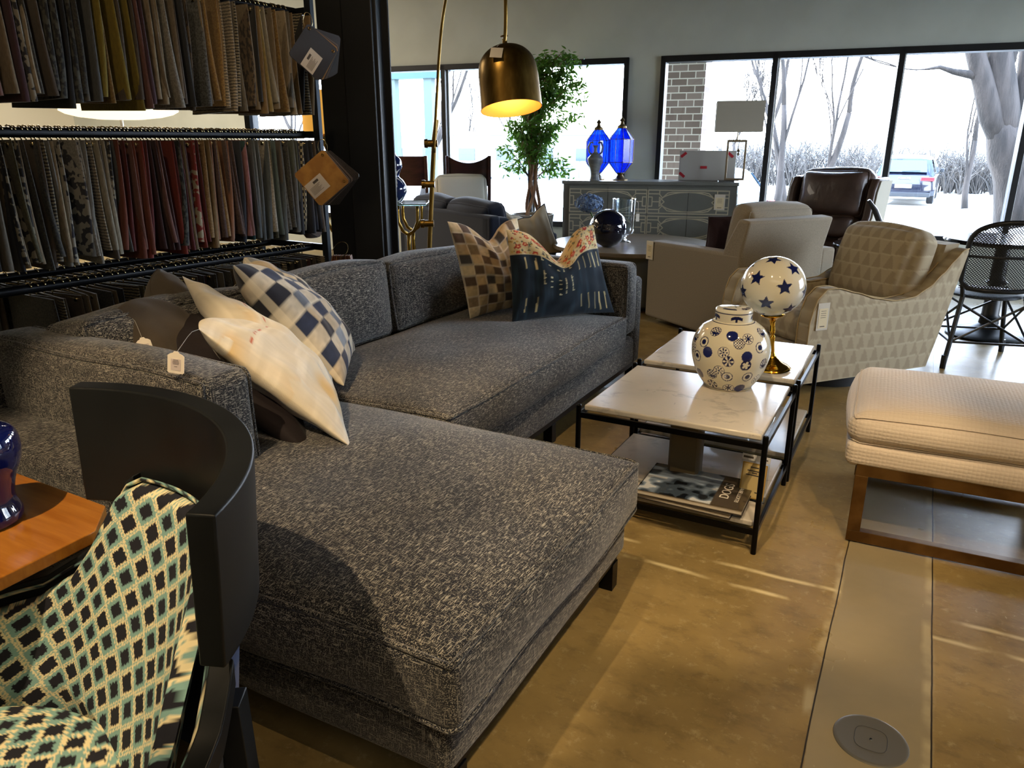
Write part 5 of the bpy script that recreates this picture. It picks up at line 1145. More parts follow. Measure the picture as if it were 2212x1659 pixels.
q = MB(); q.tube(loop, .016, 10, closed=True); q.tube([back_pt(x, .745) for x in (-1, -.6, -.2, .2, .6, 1)], .009, 8); obj('back_frame', q, m_rat, rt, smooth=180)
q = MB(); vs = []; nx, nz = 20, 16
for j in range(nz + 1):
    for i in range(nx + 1):
        u = -1 + 2 * i / nx; zt = .80 + .17 * max(0, 1 - u * u) ** .3; z = .53 + (zt - .53) * j / nz; vs.append(back_pt(u, z))
q.add(vs, [(j * (nx + 1) + i, j * (nx + 1) + i + 1, (j + 1) * (nx + 1) + i + 1, (j + 1) * (nx + 1) + i) for j in range(nz) for i in range(nx)]); obj('woven_back', q, m_cane, rt, smooth=180, fixn=False)
q = MB(); q.lathe([(0, .455), (.215, .455), (.235, .463), (.235, .475), (.215, .483), (0, .485)], 36); obj('seat', q, M('woven_seat', '3b4450', .5, c2='15181d', ns=140, lo=.48, hi=.52), rt, smooth=40)
LG = {}
for sx in (-1, 1):
    for sy in (-1, 1):
        a = Vector((sx * .185, sy * .175, .455)); b_ = Vector((sx * .265, sy * .265 - (.03 if sy < 0 else 0), 0)); LG[sx, sy] = (a, b_)
        q = MB(); q.tube([a + Vector((0, 0, .03)), a.lerp(b_, .5), b_], [.015, .015, .016], 10); q.tube([b_ + Vector((0, 0, .09)), b_], [.018, .018], 10); obj('leg', q, m_rat, rt)
        if sy < 0: q = MB(); q.tube([a, back_pt(sx * .98, .62)], .014, 8); obj('back_upright', q, m_rat, rt)
q = MB()
for (a, b_) in (((-1, -1), (1, -1)), ((-1, 1), (1, 1)), ((-1, -1), (-1, 1)), ((1, -1), (1, 1))):
    P0, P1 = LG[a], LG[b_]
    q.tube([P0[0].lerp(P0[1], .08), P1[0].lerp(P1[1], .62)], .008, 6); q.tube([P0[0].lerp(P0[1], .62), P1[0].lerp(P1[1], .08)], .008, 6); q.tube([P0[0].lerp(P0[1], .62), P1[0].lerp(P1[1], .62)], .008, 6)
obj('stretcher', q, m_rat, rt)
bp = C(3.72, 5.72); pt = thing('pedestal_table', 'black pedestal dining table with a round cast base, behind the rattan chair', 'table', bp)
q = MB(); q.lathe([(0, .72), (.40, .72), (.41, .735), (.40, .75), (0, .75)], 48); obj('table_top', q, m_ebn, pt, smooth=40)
q = MB(); q.lathe([(0, 0), (.28, 0), (.285, .015), (.26, .03), (.20, .045), (.12, .075), (.07, .10), (.065, .14), (.075, .15), (.06, .17), (.055, .40), (.08, .42), (.055, .44), (.05, .70), (.12, .72), (0, .72)], 40); obj('pedestal', q, m_dkw, pt, smooth=40)
sc_ = at(1965, 560, Y=6.1); sc_.z = 0; st = thing('bentwood_chair', 'dark chair back curving up behind the patterned armchair', 'chair', sc_, HEAD + R(-105))
q = MB()
for k in (-.014, .014): q.tube([(k, -.20, .45), (k, -.21, .62), (k, -.24, .78), (k, -.31, .92), (k, -.37, 1.0)], [.02, .024, .024, .02, .012], 8)
obj('back', q, m_rat, st, smooth=60)
q = MB(); q.lathe([(0, .44), (.2, .44), (.21, .46), (.2, .48), (0, .485)], 28); obj('seat', q, m_rat, st)
for x in (-.15, .15):
    for y in (-.15, .15): q = MB(); q.tube([(x, y, .45), (x * 1.3, y * 1.3, 0)], .014, 8); obj('leg', q, m_rat, st)

# ================================================================ CREDENZA GROUP
K0, K1 = C(.56, 8.50), C(2.345, 8.04); kd = (K1 - K0); KW = kd.length; kz = math.atan2(kd.y, kd.x)
cr = thing('credenza', 'grey lacquered credenza with pale fretwork doors beneath the window wall', 'credenza', K0, kz)
m_kg = M('grey_lacquer', '6a6c68', .35, c2='63655f', ns=3); m_fret = M('champagne_fretwork', 'b3ac95', .4, .2)
HT = 1.04; dz_ = .5
q = MB(); q.box((0, .02, .1), (KW, dz_, HT - .03)); obj('body', q, m_kg, cr, smooth=0, bevel=.004)
q = MB(); q.box((-.012, -.01, HT - .035), (KW + .012, dz_ + .01, HT)); obj('top', q, m_kg, cr, smooth=0, bevel=.006)
q = MB(); q.box((.03, .03, 0), (KW - .03, dz_ - .03, .1)); obj('plinth', q, m_kg, cr, smooth=0)
dw = (KW - .14) / 4; d0 = .07; z0, z1 = .15, HT - .07; rh = (z1 - z0) / 3
def strip(q, pts, w=.0055, y=-.003, closed=False):
    pts = [Vector((a, 0, b_)) for a, b_ in pts]
    for a, b_ in zip(pts, pts[1:] + ([pts[0]] if closed else [])):
        dd = (b_ - a)
        if dd.length < 1e-6: continue
        n = Vector((-dd.z, 0, dd.x)).normalized() * w; e = dd.normalized() * w * .5; a, b_ = a - e, b_ + e
        q.hexa([a - n + Vector((0, y, 0)), b_ - n + Vector((0, y, 0)), b_ - n + Vector((0, .004, 0)), a - n + Vector((0, .004, 0)), a + n + Vector((0, y, 0)), b_ + n + Vector((0, y, 0)), b_ + n + Vector((0, .004, 0)), a + n + Vector((0, .004, 0))])
for i in range(4):
    x0 = d0 + i * dw; flip = i % 2                                  # even doors: meeting edge on their right
    q = MB(); q.box((x0 + .002, -.002, z0 - .01), (x0 + dw - .002, .022, z1 + .01)); dr = obj('door', q, m_kg, cr, smooth=0, bevel=.002)
    q = MB()
    X = (lambda t: x0 + t * dw) if not flip else (lambda t: x0 + dw - t * dw)
    for r_ in range(3):
        zb = z0 + r_ * rh; Zf = lambda t: zb + rh * (.06 + .88 * t)
        P = lambda L: [(X(a), Zf(b_)) for a, b_ in L]
        strip(q, P([(.02, 0), (1, 0)])); strip(q, P([(.02, 1), (1, 1)])); strip(q, P([(.02, 0), (.02, 1)]))
        strip(q, P([(.30, 0), (.30, .18), (.36, .30), (.36, .35)])); strip(q, P([(.30, 1), (.30, .82), (.36, .70)]))
        strip(q, P([(.02, .30), (.12, .30), (.12, .70), (.02, .70)])); strip(q, P([(.12, .5), (.30, .5)])); strip(q, P([(.02, .16), (.30, .16)])); strip(q, P([(.02, .84), (.30, .84)])); strip(q, P([(.30, .30), (.30, .70)]))
        strip(q, [(X(1 - .68 * math.cos(t)), Zf(.5 + .42 * math.sin(t))) for t in [i2 / 12 * PI / 2 for i2 in range(13)]]); strip(q, [(X(1 - .68 * math.cos(t)), Zf(.5 - .42 * math.sin(t))) for t in [i2 / 12 * PI / 2 for i2 in range(13)]])
        strip(q, P([(.36, .35), (.50, .12), (.62, .08), (1, .08)])); strip(q, P([(.36, .65), (.50, .88), (.62, .92), (1, .92)])); strip(q, P([(.30, .30), (.42, .5), (.30, .70)]))
    obj('fretwork', q, m_fret, dr, smooth=0)
for x in (-.004, KW + .004):
    q = MB()
    for a, b_, c, d_ in ((.06, .18, .44, .20), (.06, .90, .44, .92)): q.box((x - .004, a, b_), (x + .004, c, d_))
    for y in (.06, .42): q.box((x - .004, y, .18), (x + .004, y + .02, .92))
    obj('side_fretwork', q, m_fret, cr, smooth=0)
def kw(s_, d_, z=HT): return K0 + Vector((math.cos(kz), math.sin(kz), 0)) * s_ + Vector((-math.sin(kz), math.cos(kz), 0)) * d_ + Vector((0, 0, z))
armtag(cr, Vector((KW - .17, -.006, .84)), 0, .11, .16)
def ksx(px):                           # position along the credenza front seen at px
    r = _ray(px, 388); n_ = Vector((-math.sin(kz), math.cos(kz), 0)); dr_ = C(r[0], r[1]); t = (K0 + n_ * .2).dot(n_) / dr_.dot(n_); return (dr_ * t - K0).dot(kd.normalized())
# cobalt glass lanterns
def bluegl():
    t = NT('cobalt_glass'); tr = t.n('ShaderNodeBsdfTransparent'); tr.inputs[0].default_value = (.10, .30, .95, 1); tl = t.n('ShaderNodeBsdfTranslucent'); tl.inputs[0].default_value = (.01, .06, .95, 1)
    m1 = t.n('ShaderNodeMixShader'); t.l(t.rng(t.noise(60, (1, 1, .5), 2), .35, .65, .3, .6), m1.inputs[0]); t.l(tr.outputs[0], m1.inputs[1]); t.l(tl.outputs[0], m1.inputs[2])
    gl = t.n('ShaderNodeBsdfGlossy'); gl.inputs['Roughness'].default_value = .08; m2 = t.n('ShaderNodeMixShader'); m2.inputs[0].default_value = .06; t.l(m1.outputs[0], m2.inputs[1]); t.l(gl.outputs[0], m2.inputs[2]); t.l(m2.outputs[0], t.o.inputs[0]); return t.m
m_bgl = bluegl(); m_lead = M('lantern_brass', '6b5a3a', .4, .8)
for px, lab in ((1288, 'cobalt glass lantern behind the two-handled urn on the credenza'), (1339, 'cobalt glass lantern nearer the wall corner on the credenza')):
    lp = kw(ksx(px), .26 if px < 1300 else .20); ln = thing('glass_lantern', lab, 'lantern', lp, .2, 'cobalt glass lanterns on the credenza'); N = 10; sc2 = 1.0 if px > 1300 else .97
    pr = [(.045, .08), (.13, .19), (.132, .43), (.045, .545)]
    q = MB(); q.lathe([(r * sc2, z * sc2) for r, z in pr], N); obj('glass_body', q, m_bgl, ln, smooth=0, fixn=True)
    q = MB()
    for k in range(N):
        a = 2 * PI * k / N; q.tube([(r * 1.01 * sc2 * math.cos(a), r * 1.01 * sc2 * math.sin(a), z * sc2) for r, z in pr], .0035, 5)
    for r, z in pr: q.tube([(r * 1.01 * sc2 * math.cos(2 * PI * k / N), r * 1.01 * sc2 * math.sin(2 * PI * k / N), z * sc2) for k in range(N)], .0035, 5, closed=True)
    obj('leading', q, m_lead, ln)
    q = MB(); q.lathe([(0, 0), (.085, 0), (.085, .012), (.05, .03), (.03, .06), (.05, .08), (0, .08)], 8); obj('foot', q, m_lead, ln, smooth=40)
    q = MB(); q.lathe([(r * sc2, z * sc2) for r, z in [(0, .54), (.052, .545), (.05, .565), (.022, .585), (.016, .61), (.03, .625), (.008, .65), (0, .665)]], 10); obj('finial', q, m_lead, ln, smooth=40)
up = kw(ksx(1288), .08); ur = thing('handled_urn', 'small grey urn with two looped handles standing before the cobalt lanterns', 'urn', up, kz)
m_urn = M('grey_stone_glaze', '5d6268', .4, c2='7a7c7a', ns=10, st=(1, 1, 4), attr=False)
q = MB(); q.lathe(spline([(.0, 0), (.052, 0), (.05, .02), (.045, .07), (.06, .14), (.082, .20), (.08, .24), (.045, .275), (.022, .30), (.020, .34), (.032, .365), (.028, .367), (.015, .34), (0, .33)], 5), 36); obj('body', q, m_urn, ur, smooth=60)
for s in (-1, 1): q = MB(); q.tube([(s * .045, 0, .275), (s * .07, 0, .30), (s * .078, 0, .35), (s * .06, 0, .395), (s * .035, 0, .40), (s * .03, 0, .385)], .010, 8); obj('handle', q, m_urn, ur, smooth=180)
# framed panel seen from behind with red tape
p0, p1 = ksx(1464), ksx(1587); pw_ = p1 - p0
pn = thing('display_panel', 'pale rectangular panel marked with red tape, leaning on the credenza by the table lamp', 'panel', kw((p0 + p1) / 2, .33), kz)
T = Matrix.Rotation(R(-4), 4, 'X'); q = MB(); q.box((-pw_ / 2, 0, 0), (pw_ / 2, .025, .315), T=T); obj('board', q, M('pale_board', 'a7a59f', .6), pn, smooth=0, bevel=.008, bseg=3)
m_rtape = M('red_tape', 'a5202c', .6)
for x, z, a in ((-.43, .27, 40), (.40, .27, -40), (-.44, .06, -40), (-.06, .14, 0)):
    q = MB(); q.box((-.035, -.004, -.014), (.035, -.001, .014), T=T @ Matrix.Translation((x * pw_, 0, z)) @ Matrix.Rotation(R(-a), 4, 'Y')); obj('tape_strip', q, m_rtape, pn, smooth=0)
# rectangular table lamp
lp = kw(ksx(1585), .14); la = thing('table_lamp', 'table lamp with a linen box shade over an open metal frame on the credenza', 'lamp', lp, kz + R(3))
m_shade = M('linen_shade', 'a39b8b', .9, bump=.3, bs=300, bd=.001); m_ltf = M('pale_gold_metal', '8a7c66', .35, .7)
q = MB(); q.box((-.16, -.08, 0), (.16, .08, .02)); obj('base', q, M('clear_lucite', 'dfe6ea', .05, trans=1, ior=1.3), la, smooth=0, bevel=.003)
q = MB(); x, w = .10, .011
for a, b_ in (((-x, -w, .02), (x, w, .04)), ((-x, -w, .40), (x, w, .425)), ((-x, -w, .04), (-x + .02, w, .40)), ((x - .02, -w, .04), (x, w, .40))): q.box(a, b_)
obj('frame', q, m_ltf, la, smooth=0, bevel=.002)
q = MB(); q.tube([(0, 0, .425), (0, 0, .52)], .007, 8); q.tube([(.02, 0, .40), (.02, 0, .10)], .0015, 4); q.tube([(0, 0, .80), (0, 0, .84)], .004, 6); obj('stem', q, m_ltf, la)
q = MB(); q.lathe([(0, .26), (.014, .285), (.006, .30), (.018, .315), (0, .345)], 8, c=(.02, 0, 0)); obj('pendant_ornament', q, m_lead, la)
q = MB(); a, b_, h0, h1 = .235, .11, .50, .80
q.add([(-a, -b_, h0), (a, -b_, h0), (a, b_, h0), (-a, b_, h0), (-a, -b_, h1), (a, -b_, h1), (a, b_, h1), (-a, b_, h1)], [(0, 1, 5, 4), (1, 2, 6, 5), (2, 3, 7, 6), (3, 0, 4, 7)])
o = obj('lamp_shade', q, m_shade, la, smooth=0, fixn=False); md = o.modifiers.new('t', 'SOLIDIFY'); md.thickness = .005

# ================================================================ ROUND TABLE GROUP
rp_ = C(1.12, 7.05); RT = .55
rtb = thing('round_cocktail_table', 'round greyed oak cocktail table holding the navy vase and glass hurricane', 'cocktail table', rp_)
m_gro = wood('greyed_oak', '756b5c', '8b8070', .3, (1, 9, 5))
q = MB(); q.lathe([(0, RT - .04), (.74, RT - .04), (.75, RT - .03), (.75, RT - .006), (.744, RT), (0, RT)], 80); obj('table_top', q, m_gro, rtb, smooth=40)
q = MB(); q.lathe([(0, .02), (.45, .02), (.52, .05), (.62, RT - .04), (0, RT - .04)], 60); obj('drum_base', q, M('grey_drum', '6d6f6c', .5), rtb, smooth=40)
vp_ = at(1312, 533, RT); nv_ = thing('orb_vase', 'glossy midnight blue orb vase with carved swirls on the round oak table', 'vase', vp_)
m_mid = M('midnight_glaze', '04061c', .04, coat=1.)
q = MB(); vs = []; n1, n2 = 72, 40
for j in range(n2 + 1):
    ph = -PI / 2 + PI * j / n2 * (1 - .04)
    for i in range(n1):
        th = 2 * PI * i / n1; g_ = (th * 5 / (2 * PI) + .35 * math.sin(ph * 1.2) * 3 + .0) % 1; grv = 1 - .05 * math.exp(-((min(g_, 1 - g_)) / .05) ** 2) * math.cos(ph) ** .5
        vs.append((.168 * math.cos(ph) * math.cos(th) * grv, .168 * math.cos(ph) * math.sin(th) * grv, .165 + .165 * math.sin(ph) * grv))
q.add(vs, [(j * n1 + i, j * n1 + (i + 1) % n1, (j + 1) * n1 + (i + 1) % n1, (j + 1) * n1 + i) for j in range(n2) for i in range(n1)]); T = Matrix.Translation((0, 0, .165)) @ Matrix.Rotation(R(-25), 4, 'Y') @ Matrix.Translation((0, 0, -.165)); q.move(T); obj('body', q, m_mid, nv_, smooth=180)
hp = at(1273, 440, Y=7.0); hy = thing('hydrangea_bloom', 'dusty blue hydrangea bloom leaning out of the midnight orb vase', 'flower', hp)
m_pet = M('hydrangea_petal', '56709a', .8, c2='8aa0bb', ns=30); m_lf = M('leaf_green', '3e6b22', .5, c2='2a4a18', ns=20)
g = random.Random(5); q = MB()
for i in range(260):
    z = g.uniform(-.8, 1); a = g.uniform(0, 2 * PI); r = math.sqrt(1 - z * z); nrm = Vector((r * math.cos(a), r * math.sin(a), z)); c0 = Vector((nrm.x * .12, nrm.y * .12, nrm.z * .085)) * g.uniform(.85, 1.08)
    t1 = nrm.cross(Vector((.3, .2, 1))).normalized(); t2 = nrm.cross(t1)
    for k in range(4):
        b_ = k * PI / 2 + g.random(); e = (t1 * math.cos(b_) + t2 * math.sin(b_)); f_ = nrm.cross(e); s_ = .017
        q.add([c0, c0 + e * s_ * .6 + f_ * s_ * .5 + nrm * .004, c0 + e * s_ * 1.1 + nrm * .001, c0 + e * s_ * .6 - f_ * s_ * .5 + nrm * .004], [(0, 1, 2, 3)])
obj('petals', q, m_pet, hy, smooth=0, fixn=False)
q = MB(); q.tube([(0, 0, -.05), (.04, .0, -.12), (.11, .0, -.2)], .006, 6); obj('stem', q, m_lf, hy)
hg = at(1345, 522, RT); hu = thing('hurricane_glass', 'clear footed glass hurricane standing beside the midnight orb vase', 'glass vase', hg, HEAD)
def clr():
    t = NT('clear_glass'); tr = t.n('ShaderNodeBsdfTransparent'); gl = t.n('ShaderNodeBsdfGlossy'); gl.inputs['Roughness'].default_value = .03; tr.inputs[0].default_value = (.88, .92, .93, 1)
    fr = t.n('ShaderNodeLayerWeight'); fr.inputs[0].default_value = .35; mx = t.n('ShaderNodeMixShader'); t.l(t.rng(fr.outputs['Fresnel'], 0, 1, .05, .8), mx.inputs[0]); t.l(tr.outputs[0], mx.inputs[1]); t.l(gl.outputs[0], mx.inputs[2]); t.l(mx.outputs[0], t.o.inputs[0]); return t.m
m_clr = clr()
q = MB(); q.lathe(spline([(.08, 0), (.07, .01), (.03, .03), (.05, .06), (.098, .09), (.104, .2), (.108, .38), (.111, .385), (.105, .38), (.100, .2), (.09, .095), (.0, .07)], 5), 40); obj('bowl', q, m_clr, hu, smooth=60)
q = MB(); q.tube([(.108, -.02, .375), (.125, -.03, .36), (.125, -.03, .27)], .0015, 4); q.box((.11, -.032, .19), (.14, -.03, .26)); obj('price_tag', q, m_dot, hu, smooth=0)

# ================================================================ BRASS ARC LAMP
m_lb = M('brushed_brass', '8f7138', .33, 1., c2='7a5e2c', ns=30, st=(1, 1, .2))
b0 = at(925, 600, Y=4.95); b0.z = 0
al = thing('arc_floor_lamp', 'brushed brass arc floor lamp with a dome shade reaching over the sofa back', 'floor lamp', b0)
def ap(px, py, Y): return at(px, py, Y=Y) - b0
q = MB(); q.lathe([(0, 0), (.17, 0), (.17, .02), (.165, .025), (0, .03)], 40); obj('base', q, m_lb, al, smooth=40)
q = MB(); q.tube([Vector((0, 0, .02)), ap(927, 560, 4.95), ap(930, 480, 4.95), ap(938, 300, 4.95), ap(943, 258, 4.95)], .0155, 12); obj('pole', q, m_lb, al)
arc = [ap(937, 330, 4.93), ap(943, 220, 4.93), ap(948, 130, 4.92), ap(954, 60, 4.9), ap(962, 5, 4.88), ap(975, -60, 4.8), ap(1000, -115, 4.65), ap(1035, -140, 4.45), ap(1070, -120, 4.3), ap(1087, -60, 4.2), ap(1092, 0, 4.15), ap(1092, 60, 4.15), ap(1090, 92, 4.15)]
cv = []
for i in range(len(arc) - 1):
    a, b_ = arc[max(0, i - 1)], arc[min(len(arc) - 1, i + 2)]
    for k in range(6): t = k / 6; p0_, p1_ = arc[i], arc[i + 1]; cv.append(.5 * ((2 * p0_) + (p1_ - a) * t + (2 * a - 5 * p0_ + 4 * p1_ - b_) * t * t + (3 * p0_ - a - 3 * p1_ + b_) * t ** 3))
cv.append(arc[-1])
q = MB(); q.tube(cv, .0095, 10); obj('arc_arm', q, m_lb, al, smooth=180)
for px, py in ((935, 310), (929, 398), (927, 483)):
    q = MB(); c_ = ap(px, py, 4.95); q.tube([c_ + C(-.03, 0), c_ + C(.03, 0)], .022, 14); q.tube([c_ + C(-.052, -.01), c_ + C(-.03, -.01)], [.026, .028], 14); obj('joint', q, m_lb, al, smooth=40)
sh = ap(1103, 160, 4.15); ax = Vector((0, 0, 1)); T = Matrix.Translation(ap(1091, 98, 4.15)) @ Matrix.Rotation(R(-6), 4, C(0, 1)) @ Matrix.Rotation(R(-13), 4, C(1, 0))
m_sin = M('shade_inner', 'd19a4a', .6)
pr = spline([(.018, -.0), (.05, -.006), (.10, -.03), (.137, -.075), (.152, -.14), (.155, -.22), (.158, -.315)], 6)
q = MB(); q.lathe(pr, 64, T=T); sd = obj('dome_shade', q, m_lb, al, smooth=180, fixn=False)
q = MB(); q.lathe([(r - .003, z - .002) for r, z in pr][:-1] + [(.155, -.3149)], 64, T=T); obj('shade_lining', q, m_sin, sd, smooth=180, fixn=False)
q = MB(); q.lathe([(0, .03), (.012, .03), (.014, .0), (.02, -.004), (0, -.004)], 20, T=T); q.lathe([(.0, .05), (.02, .045), (.0, .04)], 16, T=T); obj('shade_cap', q, m_lb, al)
q = MB(); q.lathe([(0, -.10), (.02, -.10), (.022, -.16), (.035, -.19), (.04, -.215), (.03, -.24), (0, -.25)], 20, T=T); obj('bulb', q, M('warm_bulb', 'ffe2b0', .4, emit='ffb45a', es=3.), al)
q = MB(); q.tube([T @ C(-.01, -.01, .02), T @ C(-.04, -.125, -.045)], .001, 4); q.box((-.03, -.0015, -.06), (.03, .0, 0), T=T @ Matrix.Translation(C(-.04, -.135, -.055)) @ Matrix.Rotation(HEAD, 4, 'Z') @ Matrix.Rotation(R(-25), 4, 'X') @ Matrix.Rotation(R(12), 4, 'Y')); obj('price_tag', q, m_dot, al, smooth=0)

# ================================================================ FAR SEATING, TREE, CONSOLE, LAMPS
m_nav = M('navy_upholstery', '111a2e', .9, c2='0d1424', ns=200, bump=.2, bs=400, bd=.001, sheen=.2)
N1, N0 = C(-.20, 6.95), C(-1.25, 8.45); nd = (N1 - N0); nz_ = math.atan2(nd.y, nd.x); NL = nd.length
ns_ = thing('navy_sofa', 'navy blue sofa seen from behind, beyond the brass arc lamp', 'sofa', N1, nz_)   # local x back along the sofa (negative), +y is its front
def nbox(name, poly, x0, x1, bev=.03): q = MB(); q.prism(poly, 0, x0, x1); return obj(name, q, m_nav, ns_, smooth=40, bevel=bev, bseg=3)
nbox('back_frame', [(0, .06), (.0, .80), (.12, .80), (.16, .06)], -NL, 0); 
for x0 in (-.16, -NL + .0): nbox('arm', [(0.0, .06), (.0, .80), (.20, .78), (.42, .62), (.80, .60), (.80, .06)], x0 + .004, x0 + .15)
nbox('seat_base', [(.1, .06), (.1, .30), (.78, .30), (.78, .06)], -NL + .1, -.1)
for i in range(2):
    w = (NL - .34) / 2; xc = -.17 - w / 2 - i * w
    cushion('seat_cushion', ns_, m_nav, (xc, .47, .38), (w - .01, .62, .16), r=.05, pipe=.004, n=14)
    cushion('back_cushion', ns_, m_nav, (xc, .20, .68), (w + .03, .22, .44), r=.07, axis='y', crown=(.03, .03, .05), pipe=.004, T=Matrix.Rotation(R(8), 4, 'X'), n=16, wob=.012, seed=50 + i)
def nw(x, y, z): return Vector((N1.x + x * math.cos(nz_) - y * math.sin(nz_), N1.y + x * math.sin(nz_) + y * math.cos(nz_), z))
m_ivp = M('ivory_cotton', 'b7aa92', .9, bump=.2, bs=300, bd=.001)
def ivp(u, v): return blend(np.tile(A('b9ab92'), (len(u), 1)), (np.abs(u) > .86) * .0, A('2a3040'))
for q4, lab in (([at(1065, 438, Y=7.3), at(1130, 470, Y=7.6), at(1150, 540, Y=7.6), at(1085, 540, Y=7.3)], 'ivory pillow with a dark welt, half hidden at the navy sofa end'), ([at(1112, 478, Y=7.0), at(1176, 440, Y=7.0), at(1212, 545, Y=7.0), at(1120, 560, Y=7.0)], 'ivory pillow with a dark welt, standing in front at the navy sofa end')):
    o, P_ = pillow('throw_pillow', None, m_ivp, q4, T=.17, flip=-1, seed=60, n=36, chop=.08); tag(o, lab, 'pillow', 'ivory pillows by the navy sofa')
    ring = [P_(math.sin((i / 20 - .5) * PI), -1, 1) - o.location for i in range(20)] + [P_(1, math.sin((i / 20 - .5) * PI), 1) - o.location for i in range(20)] + [P_(-math.sin((i / 20 - .5) * PI), 1, 1) - o.location for i in range(20)] + [P_(-1, -math.sin((i / 20 - .5) * PI), 1) - o.location for i in range(20)]
    q = MB(); q.tube(ring, .006, 6, closed=True); obj('welt', q, M('navy_welt', '1d2434', .8) if 'navy_welt' not in bpy.data.materials else bpy.data.materials['navy_welt'], o, smooth=180)
# a plant stand carrying those pillows' bench
bn = thing('upholstered_bench', 'low grey bench behind the sectional, under the ivory pillows', 'bench', at(1150, 530, Y=7.25) * 1, HEAD)
bn.location.z = 0; zb = at(1150, 552, Y=7.25).z
q = MB(); q.box((-.42, -.25, zb - .1), (.42, .4, zb - .0)); obj('seat', q, m_kg, bn, smooth=0, bevel=.02)
for x in (-.36, .36):
    for y in (-.2, .32): q = MB(); q.box((x - .02, y - .02, 0), (x + .02, y + .02, zb - .1)); obj('leg', q, m_dkw, bn, smooth=0)
# white lounge chair beyond
wl_ = C(-.57, 8.95); wlc = thing('white_armchair', 'off white upholstered armchair facing the navy sofa', 'armchair', wl_, HEAD + R(190))
m_wup = M('off_white_bouclé', 'b5b1a6', .95, bump=.3, bs=200, bd=.002)
q = MB(); q.prism([(-.40, .1), (-.46, .80), (-.34, .82), (-.25, .1)], 0, -.36, .36); obj('back', q, m_wup, wlc, smooth=40, bevel=.03, bseg=3)
cushion('back_cushion', wlc, m_wup, (0, -.22, .80), (.60, .2, .54), r=.07, axis='y', crown=(.02, .02, .05), pipe=.003, T=Matrix.Rotation(R(10), 4, 'X'), n=14)
q = MB(); q.box((-.36, -.3, .1), (.36, .4, .32)); obj('seat_base', q, m_wup, wlc, smooth=40, bevel=.03, bseg=3)
cushion('seat_cushion', wlc, m_wup, (0, .08, .40), (.60, .60, .15), r=.05, pipe=.003, n=12)
for s in (-1, 1): q = MB(); q.box((s * .36 - .05, -.35, .1), (s * .36 + .05, .4, .58)); obj('arm', q, m_wup, wlc, smooth=40, bevel=.03, bseg=3)
# dining chairs by the window
m_mah = wood('mahogany', '2a120c', '43201a', .35); m_dlea = M('dark_leather_seat', '2c2d2a', .4)
def dining(label, p, rz, scoop):
    t = thing('dining_chair', label, 'dining chair', p, rz, 'mahogany dining chairs at the window')
    for s in (-1, 1):
        q = MB(); q.hexa([Vector((s * .21 + dx, y0, z)) for z, y0s in ((0, -.24), ) for dx, y0 in ((-.018, -.26), (.018, -.26), (.018, -.22), (-.018, -.22))] + [Vector((s * .215 + dx, y, .96)) for dx, y in ((-.016, -.34), (.016, -.34), (.016, -.31), (-.016, -.31))]); obj('back_post', q, m_mah, t, smooth=0, bevel=.003)
        q = MB(); q.box((s * .2 - .018, .17, 0), (s * .2 + .018, .206, .44)); obj('leg', q, m_mah, t, smooth=0, bevel=.003)
    q = MB(); n = 16; rings = []
    for i in range(n + 1):
        u = -1 + 2 * i / n; x = u * .2; zt = .955 - (.055 * (1 - u * u) if scoop else 0); y = -.325 - .03 * (1 - u * u); rings.append([Vector((x, y + .04, .70)), Vector((x, y + .06, .70)), Vector((x, y + .02, zt)), Vector((x, y, zt))])
    q.loft(rings); obj('back_panel', q, m_mah, t, smooth=30, bevel=.003)
    cushion('seat', t, m_dlea, (0, -.02, .47), (.46, .44, .07), r=.03, pipe=.003, n=10)
    q = MB(); q.box((-.21, -.23, .38), (.21, .2, .44)); obj('seat_rail', q, m_mah, t, smooth=0)
    return t
pd = at(1010, 340, Y=9.7); pd.z = 0; dining('mahogany dining chair with a scooped back rail at the window', pd + C(0, -.15), HEAD + R(186), True)
pd = at(896, 340, Y=9.8); pd.z = 0; dining('mahogany dining chair with a straight back rail, left of the arc lamp pole', pd + C(0, -.15), HEAD + R(172), False)
for o_ in bpy.data.objects:
    if o_.name.startswith('dining_chair'): o_.rotation_euler.z += PI; o_.scale = (1.15, 1.1, 1.34)
# ficus
fp = C(.24, 8.75); fc = thing('potted_ficus', 'tall potted ficus tree with twisted trunks at the window', 'potted tree', fp)
q = MB(); q.lathe([(0, 0), (.17, 0), (.20, .05), (.23, .60), (.24, .66), (.225, .66), (.215, .62), (0, .62)], 40); obj('planter', q, M('stone_planter', '8b857a', .7), fc, smooth=40)
q = MB(); q.lathe([(0, .635), (.2, .63), (.214, .615)], 24); obj('moss', q, M('moss', '4d4a30', .95, bump=.8, bs=60, bd=.01), fc)
m_trk = M('ficus_bark', '8a6a50', .85, c2='6d5240', ns=20, st=(1, 1, .2), bump=.4, bs=50, bst=(1, 1, .2), bd=.004)
q = MB(); g = random.Random(9); tips = []
for k in range(4):
    ph = k * PI / 2; P_ = []
    for i in range(26):
        z = .62 + i / 25 * 1.25; r = .06 * math.exp(-((z - .62) / .25) ** 2) + .035 + .05 * max(0, z - 1.25) ; P_.append(Vector((r * math.cos(ph + z * 4.2), r * math.sin(ph + z * 4.2), z)))
    q.tube(P_, [.02 - .010 * i / 25 for i in range(26)], 8); tips.append(P_)
obj('trunk', q, m_trk, fc, smooth=180)
q = MB(); lq = MB(); g = random.Random(21)
